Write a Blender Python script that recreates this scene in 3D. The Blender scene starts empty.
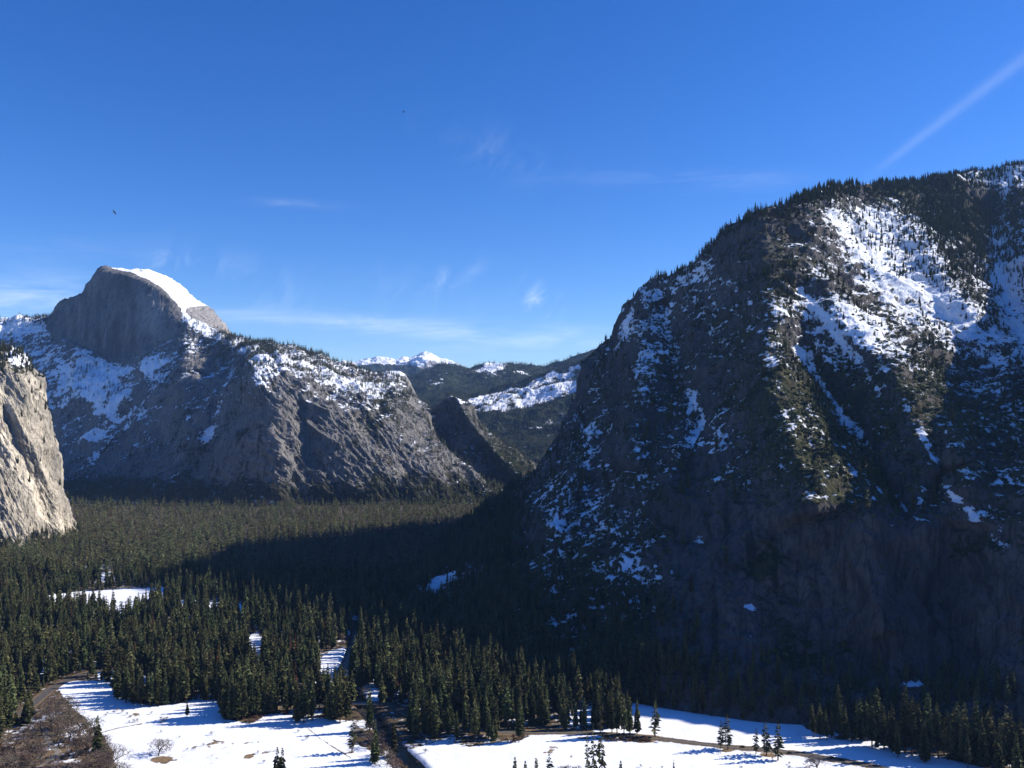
import bpy, math, random
import numpy as np
from mathutils import Vector

RNG = np.random.default_rng(7)
random.seed(7)
scene = bpy.context.scene
COL = scene.collection

# ------------------------------------------------------------------ camera model (used for surveying the terrain)
F = 869.0                      # focal length in pixels of the 1024 px wide frame
HORIZON = 410.0
CAM_Z = 323.0
PITCH = math.atan((HORIZON - 384.0) / F)
CP, SP = math.cos(PITCH), math.sin(PITCH)
SUN_AZ = math.radians(11.0)    # in front of the right-hand axis
SUN_EL = math.radians(31.4)
SUN = np.array([math.cos(SUN_EL) * math.cos(SUN_AZ), math.cos(SUN_EL) * math.sin(SUN_AZ), math.sin(SUN_EL)])


def P(px, py, Y):
    px = np.asarray(px, float); py = np.asarray(py, float); Y = np.asarray(Y, float)
    dx = px - 512.0; dy = 384.0 - py
    yy = F * CP - dy * SP
    zz = F * SP + dy * CP
    k = Y / yy
    return dx * k, Y + 0 * k, CAM_Z + zz * k


def G(px, py):
    """forward distance at which the ray meets the valley floor z = 0"""
    dy = 384.0 - np.asarray(py, float)
    yy = F * CP - dy * SP
    zz = F * SP + dy * CP
    return -CAM_Z * yy / np.minimum(zz, -1e-6)


def project(x, y, z):
    zz = (np.asarray(z) - CAM_Z)
    d = y * CP + zz * SP
    u = -y * SP + zz * CP
    return 512 + F * x / d, 384 - F * u / d


# ------------------------------------------------------------------ noise
_perm = np.random.default_rng(3).permutation(256)
_perm = np.concatenate([_perm, _perm, _perm])
_g = np.random.default_rng(4).normal(size=(256, 3)); _g /= np.linalg.norm(_g, axis=1)[:, None]
_g = _g.astype(np.float32)


def pnoise(x, y, z):
    xi = np.floor(x); yi = np.floor(y); zi = np.floor(z)
    xf = (x - xi).astype(np.float32); yf = (y - yi).astype(np.float32); zf = (z - zi).astype(np.float32)
    X = xi.astype(np.int64) & 255; Yi = yi.astype(np.int64) & 255; Z = zi.astype(np.int64) & 255
    u = xf * xf * xf * (xf * (xf * 6 - 15) + 10)
    v = yf * yf * yf * (yf * (yf * 6 - 15) + 10)
    w = zf * zf * zf * (zf * (zf * 6 - 15) + 10)
    out = 0
    for i in (0, 1):
        for j in (0, 1):
            for k in (0, 1):
                h = _perm[_perm[_perm[X + i] + Yi + j] + Z + k]
                g = _g[h]
                d = g[..., 0] * (xf - i) + g[..., 1] * (yf - j) + g[..., 2] * (zf - k)
                out = out + d * (u if i else 1 - u) * (v if j else 1 - v) * (w if k else 1 - w)
    return out * 1.6


def fbm(p, wl, octs=4, gain=0.5, ridged=False, seed=0.0, stretch=(1, 1, 1)):
    x = p[..., 0] / wl / stretch[0] + seed * 17.3; y = p[..., 1] / wl / stretch[1] + seed * 5.1; z = p[..., 2] / wl / stretch[2] + seed * 9.7
    a = 1.0; s = 0.0; tot = 0.0
    for o in range(octs):
        n = pnoise(x, y, z)
        if ridged:
            n = 1 - 2 * np.abs(n)
        s = s + a * n; tot += a
        a *= gain
        x = x * 2.03 + 11.1; y = y * 2.03 + 3.7; z = z * 2.03 + 7.9
    return s / tot


def blur(a, sig, axis):
    if sig < 0.3:
        return a
    r = int(sig * 3) + 1
    k = np.exp(-0.5 * (np.arange(-r, r + 1) / sig) ** 2); k /= k.sum()
    pad = [(0, 0)] * a.ndim; pad[axis] = (r, r)
    b = np.pad(a, pad, mode='edge')
    out = 0
    for i, kk in enumerate(k):
        sl = [slice(None)] * a.ndim; sl[axis] = slice(i, i + a.shape[axis])
        out = out + kk * b[tuple(sl)]
    return out


def smooth(e0, e1, x):
    t = np.clip((x - e0) / (e1 - e0), 0, 1)
    return t * t * (3 - 2 * t)


def dist_poly(px, py, pts):
    """distance to a polyline, and the position along it 0..1"""
    d = np.full(np.shape(px), 1e9); tt = np.zeros(np.shape(px)); n = len(pts) - 1
    for i in range(n):
        (x0, y0), (x1, y1) = pts[i], pts[i + 1]
        vx, vy = x1 - x0, y1 - y0
        L = vx * vx + vy * vy + 1e-9
        t = np.clip(((px - x0) * vx + (py - y0) * vy) / L, 0, 1)
        dd = np.hypot(px - x0 - t * vx, py - y0 - t * vy)
        m = dd < d
        d = np.where(m, dd, d); tt = np.where(m, (i + t) / n, tt)
    return d, tt


def in_poly(px, py, pts):
    """signed distance to a polygon, positive inside"""
    inside = np.zeros(np.shape(px), bool)
    n = len(pts)
    for i in range(n):
        x0, y0 = pts[i]; x1, y1 = pts[(i + 1) % n]
        c = ((y0 > py) != (y1 > py))
        with np.errstate(divide='ignore', invalid='ignore'):
            xx = (x1 - x0) * (py - y0) / (y1 - y0 + 1e-12) + x0
        inside ^= c & (px < xx)
    d, _ = dist_poly(px, py, list(pts) + [pts[0]])
    return np.where(inside, d, -d)


def blob(px, py, cx, cy, rx, ry, ang=0.0):
    c, s = math.cos(math.radians(ang)), math.sin(math.radians(ang))
    x = px - cx; y = py - cy
    u = (x * c + y * s) / rx; v = (-x * s + y * c) / ry
    return np.exp(-(u * u + v * v))


# ------------------------------------------------------------------ object helpers
def tag(o, label=None, cat=None, group=None, kind=None):
    if label: o['label'] = label
    if cat: o['category'] = cat
    if group: o['group'] = group
    if kind: o['kind'] = kind
    return o


def empty(name, loc=(0, 0, 0), rz=0.0, sc=1.0):
    o = bpy.data.objects.new(name, None); COL.objects.link(o)
    o.location = loc; o.rotation_euler = (0, 0, rz); o.scale = (sc, sc, sc)
    return o


def mesh_np(name, verts, faces_list, mats=(), mat_idx=None, smooth_shade=False, attrs=None):
    """faces_list: list of int arrays (n,3)/(n,4)"""
    me = bpy.data.meshes.new(name)
    v = np.asarray(verts, np.float32)
    me.vertices.add(len(v)); me.vertices.foreach_set('co', v.ravel())
    loops = np.concatenate([np.asarray(f, np.int32).ravel() for f in faces_list])
    counts = np.concatenate([np.full(len(f), np.asarray(f).shape[1], np.int32) for f in faces_list])
    starts = np.concatenate([[0], np.cumsum(counts)[:-1]]).astype(np.int32)
    me.loops.add(len(loops)); me.loops.foreach_set('vertex_index', loops)
    me.polygons.add(len(counts)); me.polygons.foreach_set('loop_start', starts)
    try:
        me.polygons.foreach_set('loop_total', counts)
    except Exception:
        pass
    for m in mats:
        me.materials.append(m)
    if mat_idx is not None:
        me.polygons.foreach_set('material_index', np.asarray(mat_idx, np.int32))
    me.update(calc_edges=True)
    me.polygons.foreach_set('use_smooth', np.full(len(counts), bool(smooth_shade)))
    if attrs:
        for k, a in attrs.items():
            at = me.attributes.new(k, 'FLOAT', 'POINT')
            at.data.foreach_set('value', np.asarray(a, np.float32).ravel())
    me.validate()
    return me


def link(name, me, parent=None):
    o = bpy.data.objects.new(name, me); COL.objects.link(o)
    if parent: o.parent = parent
    return o


class MB:
    """collects boxes, tubes and loose polygons and links them as one mesh"""
    def __init__(s): s.v = []; s.f = []
    def poly(s, pts):
        b = len(s.v); s.v += [tuple(p) for p in pts]; s.f.append(tuple(range(b, b + len(pts))))
    def box(s, x0, x1, y0, y1, z0, z1):
        b = len(s.v)
        s.v += [(x0, y0, z0), (x1, y0, z0), (x1, y1, z0), (x0, y1, z0), (x0, y0, z1), (x1, y0, z1), (x1, y1, z1), (x0, y1, z1)]
        for q in ((0, 3, 2, 1), (4, 5, 6, 7), (0, 1, 5, 4), (1, 2, 6, 5), (2, 3, 7, 6), (3, 0, 4, 7)):
            s.f.append(tuple(b + i for i in q))
    def prism(s, prof, y0, y1, axis='y'):
        """prof: list of (a, z) outlines, extruded from y0 to y1"""
        n = len(prof); b = len(s.v)
        for yy in (y0, y1):
            for a, z in prof:
                s.v.append((a, yy, z) if axis == 'y' else (yy, a, z))
        s.f.append(tuple(b + i for i in range(n))); s.f.append(tuple(b + n + i for i in reversed(range(n))))
        for i in range(n):
            j = (i + 1) % n
            s.f.append((b + i, b + n + i, b + n + j, b + j))
    def tube(s, pts, rad, n=5):
        b = len(s.v); m = len(pts)
        for i, p in enumerate(pts):
            p = Vector(p); q = Vector(pts[min(i + 1, m - 1)]); r0 = Vector(pts[max(i - 1, 0)])
            t = (q - r0).normalized(); a = t.orthogonal().normalized(); c = t.cross(a)
            r = rad[i] if hasattr(rad, '__len__') else rad
            for k in range(n):
                an = 2 * math.pi * k / n
                s.v.append(tuple(p + (a * math.cos(an) + c * math.sin(an)) * r))
        for i in range(m - 1):
            for k in range(n):
                k2 = (k + 1) % n
                s.f.append((b + i * n + k, b + i * n + k2, b + (i + 1) * n + k2, b + (i + 1) * n + k))
        s.f.append(tuple(b + k for k in reversed(range(n)))); s.f.append(tuple(b + (m - 1) * n + k for k in range(n)))
    def mesh(s, name, mat, sm=False):
        me = bpy.data.meshes.new(name); me.from_pydata(s.v, [], s.f); me.materials.append(mat); me.update()
        if sm: me.polygons.foreach_set('use_smooth', [True] * len(me.polygons))
        return me
    def build(s, name, mat, parent=None, sm=False): return link(name, s.mesh(name, mat, sm), parent)


# ------------------------------------------------------------------ node helpers
class NT:
    def __init__(s, nt): s.nt = nt
    def n(s, t, **kw):
        nd = s.nt.nodes.new(t)
        for k, v in kw.items(): setattr(nd, k, v)
        return nd
    def set(s, sock, v):
        if hasattr(v, 'is_output') or isinstance(v, bpy.types.NodeSocket): s.nt.links.new(v, sock)
        elif v is not None:
            if hasattr(sock.default_value, '__len__') and not hasattr(v, '__len__'): v = (v, v, v)
            if hasattr(sock.default_value, '__len__') and len(sock.default_value) == 4 and len(v) == 3: v = (*v, 1)
            sock.default_value = v
    def math(s, op, a, b=None, c=None, clamp=False):
        m = s.n('ShaderNodeMath', operation=op, use_clamp=clamp)
        s.set(m.inputs[0], a)
        if b is not None: s.set(m.inputs[1], b)
        if c is not None: s.set(m.inputs[2], c)
        return m.outputs[0]
    def vm(s, op, a, b=None, out=0):
        m = s.n('ShaderNodeVectorMath', operation=op); s.set(m.inputs[0], a)
        if b is not None: s.set(m.inputs[1], b)
        return m.outputs[out]
    def noise(s, vec, scale, detail=4, rough=0.55, dist=0.0):
        m = s.n('ShaderNodeTexNoise'); s.set(m.inputs['Vector'], vec)
        m.inputs['Scale'].default_value = scale; m.inputs['Detail'].default_value = detail
        m.inputs['Roughness'].default_value = rough; m.inputs['Distortion'].default_value = dist
        return m.outputs['Fac']
    def ramp(s, x, e0, e1, clamp=True):
        m = s.n('ShaderNodeMapRange', interpolation_type='SMOOTHSTEP'); s.set(m.inputs[0], x)
        m.inputs[1].default_value = e0; m.inputs[2].default_value = e1
        return m.outputs[0]
    def mix(s, f, a, b):
        m = s.n('ShaderNodeMix', data_type='RGBA'); s.set(m.inputs[0], f); s.set(m.inputs[6], a); s.set(m.inputs[7], b)
        return m.outputs[2]
    def attr(s, name): return s.n('ShaderNodeAttribute', attribute_name=name).outputs['Fac']
    def bump(s, h, strength, dist, normal=None):
        m = s.n('ShaderNodeBump'); m.inputs['Strength'].default_value = strength; m.inputs['Distance'].default_value = dist
        s.set(m.inputs['Height'], h)
        if normal is not None: s.set(m.inputs['Normal'], normal)
        return m.outputs[0]


def new_mat(name, rough=0.9, spec=0.2):
    m = bpy.data.materials.new(name); m.use_nodes = True
    t = NT(m.node_tree); b = m.node_tree.nodes['Principled BSDF']
    b.inputs['Roughness'].default_value = rough
    b.inputs['Specular IOR Level'].default_value = spec
    return m, t, b


def simple_mat(name, c1, c2=None, scale=1.0, rough=0.85, spec=0.2, per_object=0.0):
    m, t, b = new_mat(name, rough, spec)
    pos = t.n('ShaderNodeTexCoord').outputs['Object']
    c = t.mix(t.ramp(t.noise(pos, scale), 0.35, 0.65), c1, c2 or tuple(0.7 * k for k in c1))
    if per_object:
        oi = t.n('ShaderNodeObjectInfo').outputs['Random']
        hs = t.n('ShaderNodeHueSaturation')
        t.set(hs.inputs['Color'], c)
        t.set(hs.inputs['Value'], t.math('MULTIPLY_ADD', oi, per_object, 1 - per_object / 2))
        t.set(hs.inputs['Hue'], t.math('MULTIPLY_ADD', t.math('FRACT', t.math('MULTIPLY', oi, 7.13)), 0.06, 0.47))
        c = hs.outputs[0]
    t.set(b.inputs['Base Color'], c)
    return m


SNOW = (0.86, 0.88, 0.92)


def mountain_mat(name, rock_a, rock_b, stain, veg_a, veg_b, sc=1.0, fine_snow=0.55):
    """granite with vertical water streaks, scrub and lying snow; where snow and scrub lie comes from the terrain's own attributes"""
    m, t, b = new_mat(name, 0.92, 0.12)
    pos = t.n('ShaderNodeTexCoord').outputs['Object']
    st = t.vm('MULTIPLY', pos, (1.0, 1.0, 0.16))
    big = t.noise(pos, 0.006 / sc, 5, 0.6)
    streak = t.noise(st, 0.05 / sc, 6, 0.65, 0.4)
    fine = t.noise(pos, 0.12 / sc, 6, 0.65)
    rock = t.mix(t.ramp(big, 0.36, 0.64), rock_a, rock_b)
    rock = t.mix(t.math('MULTIPLY', t.ramp(streak, 0.5, 0.68), 0.75), rock, stain)
    rock = t.mix(t.math('MULTIPLY', t.ramp(fine, 0.42, 0.7), 0.45), rock, tuple(0.45 * k for k in rock_a))
    ta = t.attr('tone')
    rock = t.mix(t.math('MAXIMUM', ta, 0.0), rock, tuple(min(1, 1.5 * k) for k in rock_b))
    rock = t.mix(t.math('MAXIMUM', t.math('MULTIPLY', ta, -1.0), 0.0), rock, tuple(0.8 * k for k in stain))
    st2 = t.vm('MULTIPLY', pos, (1.0, 1.0, 0.06))
    streak2 = t.noise(st2, 0.11 / sc, 4, 0.6, 0.2)
    rock = t.mix(t.math('MULTIPLY', t.ramp(streak2, 0.54, 0.66), 0.6), rock, tuple(0.6 * k for k in stain))
    ck = t.math('ABSOLUTE', t.math('SUBTRACT', t.noise(t.vm('MULTIPLY', pos, (1.0, 1.0, 0.22)), 0.04 / sc, 3, 0.5, 0.15), 0.5))
    rock = t.mix(t.math('MULTIPLY', t.math('SUBTRACT', 1.0, t.ramp(ck, 0.002, 0.022)), 0.4), rock, tuple(0.35 * k for k in stain))
    vn = t.noise(pos, 0.07 / sc, 6, 0.7)
    vs = t.math('ADD', t.attr('veg'), t.math('MULTIPLY_ADD', vn, 1.6, -0.8))
    vegc = t.mix(t.ramp(t.noise(pos, 0.02 / sc, 4), 0.4, 0.62), veg_a, veg_b)
    base = t.mix(t.ramp(vs, 0.45, 0.6), rock, vegc)
    sn = t.noise(t.vm('MULTIPLY', pos, (1.0, 0.5, 0.55)), 0.085 / sc, 8, 0.74)
    ss = t.math('ADD', t.attr('snow'), t.math('MULTIPLY_ADD', sn, 2 * fine_snow, -fine_snow))
    sf = t.ramp(ss, 0.46, 0.56)
    snowc = t.mix(t.ramp(t.noise(pos, 0.02 / sc, 5), 0.3, 0.7), SNOW, (0.78, 0.80, 0.84))
    base = t.mix(sf, base, snowc)
    t.set(b.inputs['Base Color'], base)
    h = t.math('ADD', t.math('ADD', t.math('MULTIPLY', fine, 3.0 * sc), t.math('ADD', t.math('MULTIPLY', streak2, 4.0 * sc), t.math('MULTIPLY', t.ramp(ck, 0.0, 0.03), 2.0 * sc))), t.math('MULTIPLY', vn, t.math('MULTIPLY', t.ramp(vs, 0.4, 0.6), 5.0 * sc)))
    h = t.math('MULTIPLY', h, t.math('MULTIPLY_ADD', sf, -0.75, 1.0))
    t.set(b.inputs['Normal'], t.bump(h, 0.9, 1.0))
    return m


# ------------------------------------------------------------------ terrain sheets
def grid_faces(R, C):
    i = np.arange(R - 1)[:, None] * C + np.arange(C - 1)[None, :]
    return np.stack([i, i + 1, i + C + 1, i + C], -1).reshape(-1, 4)


def grid_normals(p):
    du = np.gradient(p, axis=1); dv = np.gradient(p, axis=0)
    n = np.cross(du, dv); n /= np.linalg.norm(n, axis=-1)[..., None] + 1e-12
    return n


def sheet(name, cols, px0, px1, step, rows, mat, ridge=None, xs=None, sig_x=14, sig_t=0.02, back=900, back_slope=30, ribs=(),
          noises=(), masks=None, label=None, tilt=None):
    """A mountain: profiles (pixel row, forward distance) surveyed at several bearings, foot first and ridge last,
    lofted to a terrain sheet that carries on over the ridge and down its far side."""
    cx = np.array(sorted(cols), float)
    K = max(len(cols[c]) for c in cols)
    assert all(len(cols[c]) == K for c in cols), name
    if xs is None: xs = np.arange(px0, px1 + 1e-6, step)
    py = np.zeros((K, len(xs))); Yd = np.zeros((K, len(xs)))
    for k in range(K):
        a = np.array([cols[c][k][0] for c in cx], float)
        yv = np.array([G(c, cols[c][k][0]) if cols[c][k][1] is None else cols[c][k][1] for c in cx], float)
        py[k] = np.interp(xs, cx, a); Yd[k] = np.interp(xs, cx, yv)
    # smooth across bearings on an even grid
    ev = np.arange(xs[0], xs[-1] + 1, 1.0)
    for k in range(K):
        Yd[k] = np.interp(xs, ev, blur(np.interp(ev, xs, Yd[k]), sig_x, 0))
        if not (k == K - 1 and ridge is not None):
            py[k] = np.interp(xs, ev, blur(np.interp(ev, xs, py[k]), sig_x, 0))
    if ridge is not None:
        r = np.array(ridge, float); py[K - 1] = np.interp(xs, r[:, 0], r[:, 1])
    for k in range(K - 2, -1, -1):
        py[k] = np.maximum(py[k], py[k + 1] + 0.4)
    t = np.linspace(0, 1, rows)
    PY = py[0][None, :] + (py[-1] - py[0])[None, :] * t[:, None]
    Y = np.zeros_like(PY)
    for c in range(len(xs)):
        Y[:, c] = np.interp(-PY[:, c], -py[:, c], Yd[:, c])
    Y = blur(Y, sig_t * rows, 0)
    PX = np.broadcast_to(xs[None, :], PY.shape)
    for pts, w, amp in ribs:
        d, tt = dist_poly(PX, PY, pts)
        Y = Y - amp * np.exp(-(d / w) ** 2) * smooth(0, 0.12, tt + 0.06) * smooth(0, 0.12, 1.06 - tt)
    X, Yy, Z = P(PX, PY, Y)
    p = np.stack([X, Yy, Z], -1)
    # far side
    nb = 26
    dd = back * (np.linspace(0, 1, nb + 1)[1:] ** 2.2)
    top = p[-1]
    dirn = top[:, :2] / np.linalg.norm(top[:, :2], axis=1)[:, None]
    bk = np.zeros((nb, len(xs), 3))
    for j, d in enumerate(dd):
        bk[j, :, :2] = top[:, :2] + dirn * d
        bk[j, :, 2] = np.maximum(top[:, 2] - math.tan(math.radians(back_slope)) * d * smooth(-0.05 * back, 0.12 * back, d), -30)
    p = np.concatenate([p, bk], 0)
    PXa = np.concatenate([PX, np.broadcast_to(xs[None, :], (nb, len(xs)))], 0)
    PYa = np.concatenate([PY, np.repeat(PY[-1:], nb, 0)], 0)
    n = grid_normals(p)
    fl = np.ones(p.shape[:2]); fl[rows:] = 0
    edge = smooth(0, 0.07, np.concatenate([t, np.ones(nb)]))[:, None]
    nd = n.copy(); nd[..., 0] = blur(blur(n[..., 0], 4, 0), 4, 1); nd[..., 1] = blur(blur(n[..., 1], 4, 0), 4, 1); nd[..., 2] = blur(blur(n[..., 2], 4, 0), 4, 1)
    q = p.copy()
    for f in noises:
        q = q + nd * (f(p, PXa, PYa, n) * edge)[..., None]
    n = grid_normals(q)
    at = masks(q, PXa, PYa, n)
    R, C = q.shape[:2]
    me = mesh_np(name, q.reshape(-1, 3), [grid_faces(R, C)], [mat], None, False, {k: v.reshape(-1) for k, v in at.items()})
    o = link(name, me); tag(o, label, None, None, 'structure')
    return dict(o=o, p=q, n=n, px=PXa, py=PYa, rows=rows, at=at)
# ------------------------------------------------------------------ mountains
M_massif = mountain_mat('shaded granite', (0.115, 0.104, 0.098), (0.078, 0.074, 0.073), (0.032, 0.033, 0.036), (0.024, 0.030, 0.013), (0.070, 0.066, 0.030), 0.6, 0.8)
M_dome = mountain_mat('dome granite', (0.15, 0.146, 0.145), (0.22, 0.205, 0.19), (0.08, 0.08, 0.083), (0.024, 0.03, 0.016), (0.05, 0.046, 0.028), 1.1, 0.8)
M_cliff = mountain_mat('cream granite', (0.27, 0.245, 0.205), (0.44, 0.39, 0.31), (0.11, 0.104, 0.095), (0.03, 0.035, 0.018), (0.06, 0.055, 0.03), 0.8)
M_hill = mountain_mat('dark granite', (0.12, 0.115, 0.11), (0.16, 0.145, 0.13), (0.07, 0.07, 0.07), (0.02, 0.028, 0.014), (0.04, 0.04, 0.02), 1.6)
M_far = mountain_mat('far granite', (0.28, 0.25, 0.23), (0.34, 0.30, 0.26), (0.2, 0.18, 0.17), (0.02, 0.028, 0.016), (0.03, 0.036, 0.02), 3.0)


def n_fbm(amp, wl, octs=5, ridged=False, seed=0, stretch=(1, 1, 1), w=None, gain=0.5):
    def f(p, px, py, n):
        a = amp if w is None else amp * w(p, px, py, n)
        return a * (fbm(p, wl, octs, gain, ridged, seed, stretch) - (0.48 if ridged else 0.0))
    return f


def diag(wl, amp, ang, elong, octs=4, seed=1, w=None, ridged=True):
    """ribs and grooves running down the face: ridged noise over (bearing, row) drawn out along one direction, metres of relief"""
    def f(p, px, py, n):
        c, s = math.cos(math.radians(ang)), math.sin(math.radians(ang))
        u = (px * c + py * s); v = (-px * s + py * c)
        q = np.stack([u / elong, v, np.zeros_like(u)], -1)
        a = amp if w is None else amp * w(p, px, py, n)
        return a * (fbm(q, wl, octs, 0.5, ridged, seed) - (0.48 if ridged else 0.0))
    return f


# ---- the great shaded mountain on the right
mas_cols = {
    396: [(612, None), (610, 1410), (608, 1430), (606, 1450), (604, 1470), (602, 1490), (600, 1510), (598, 1530)],
    440: [(645, None), (630, 1270), (616, 1350), (600, 1430), (586, 1520), (572, 1610), (558, 1700), (545, 1850)],
    480: [(665, None), (640, 1180), (612, 1270), (586, 1380), (562, 1500), (542, 1680), (526, 1900), (512, 2150)],
    510: [(678, None), (645, 1130), (610, 1240), (580, 1350), (555, 1480), (532, 1660), (512, 1920), (494, 2250)],
    545: [(688, None), (650, 1110), (605, 1220), (565, 1340), (530, 1480), (500, 1680), (478, 1980), (455, 2300)],
    583: [(697, None), (650, 1090), (600, 1200), (550, 1320), (500, 1480), (450, 1710), (405, 2000), (362, 2300)],
    620: [(702, None), (645, 1070), (585, 1180), (525, 1300), (465, 1460), (405, 1680), (352, 1950), (303, 2250)],
    655: [(709, None), (640, 1050), (575, 1150), (512, 1270), (450, 1430), (390, 1640), (330, 1880), (271, 2150)],
    700: [(716, None), (655, 1005), (585, 1095), (515, 1200), (450, 1335), (385, 1515), (320, 1740), (253, 1980)],
    760: [(724, None), (662, 972), (585, 1060), (505, 1160), (430, 1290), (352, 1470), (282, 1660), (210, 1870)],
    800: [(726, None), (665, 958), (590, 1032), (510, 1122), (425, 1265), (350, 1445), (270, 1670), (195, 1920)],
    850: [(728, None), (672, 945), (595, 1010), (512, 1080), (425, 1240), (345, 1470), (262, 1780), (183, 2250)],
    900: [(734, None), (675, 930), (595, 985), (512, 1035), (430, 1190), (350, 1440), (280, 1760), (180, 2400)],
    950: [(740, None), (684, 910), (602, 955), (515, 1005), (440, 1150), (372, 1400), (300, 1740), (173, 2520)],
    1000: [(746, None), (692, 890), (605, 930), (520, 980), (450, 1100), (385, 1340), (310, 1740), (168, 2650)],
    1050: [(752, None), (692, 870), (605, 895), (528, 925), (455, 1000), (380, 1200), (305, 1680), (163, 2650)],
    1080: [(755, None), (695, 872), (605, 903), (515, 950), (430, 1000), (345, 1090), (275, 1420), (161, 2550)],
    1120: [(758, None), (695, 866), (605, 905), (510, 965), (420, 1010), (330, 1075), (255, 1400), (160, 2500)],
    1200: [(762, None), (695, 870), (600, 930), (500, 1000), (400, 1045), (290, 1110), (230, 1330), (160, 2400)],
    1320: [(768, None), (700, 860), (610, 930), (510, 1010), (410, 1090), (310, 1180), (240, 1500), (160, 2500)],
    1600: [(775, None), (710, 830), (620, 880), (520, 950), (420, 1050), (330, 1200), (260, 1500), (170, 2300)],
}
mas_ridge = [(396, 598), (440, 545), (480, 512), (505, 498), (520, 484), (535, 468), (548, 452), (560, 436), (570, 416), (577, 396), (580, 378), (583, 362),
             (589, 355), (600, 346), (611, 339), (616, 322), (620, 306), (630, 294), (640, 285), (648, 278), (655, 273), (668, 273), (680, 266), (690, 261),
             (702, 250), (715, 240), (728, 230), (740, 222), (750, 215), (760, 211), (772, 208), (785, 206), (795, 199), (812, 193), (830, 188), (850, 185), (880, 183),
             (920, 182), (945, 177), (960, 174), (985, 169), (1000, 167), (1024, 164), (1060, 160), (1120, 160), (1600, 170)]
mas_ribs = [
    ([(760, 215), (775, 270), (772, 330), (778, 400), (800, 470), (815, 520)], 34, 75),
    ([(795, 340), (830, 395), (870, 455), (905, 515)], 13, -55),
    ([(820, 195), (822, 250), (835, 300), (880, 350), (930, 420), (955, 470)], 26, 80),
    ([(690, 385), (700, 440), (690, 480)], 12, -50),
    ([(930, 420), (945, 470), (935, 505)], 13, -45),
    ([(985, 190), (990, 260), (1010, 330), (1040, 400)], 24, -120),
    ([(905, 215), (950, 280), (1005, 335), (1020, 380)], 20, 85),
    ([(640, 285), (635, 340), (640, 400), (625, 470)], 18, 80),
    ([(660, 300), (680, 350), (676, 400)], 14, -60),
    ([(583, 362), (590, 410), (575, 470), (550, 540)], 16, 60),
    ([(870, 500), (865, 560), (890, 640)], 22, 35),
    ([(720, 470), (735, 560), (730, 640)], 26, 12),
    ([(960, 520), (950, 600), (960, 680)], 26, -40),
]


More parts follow.
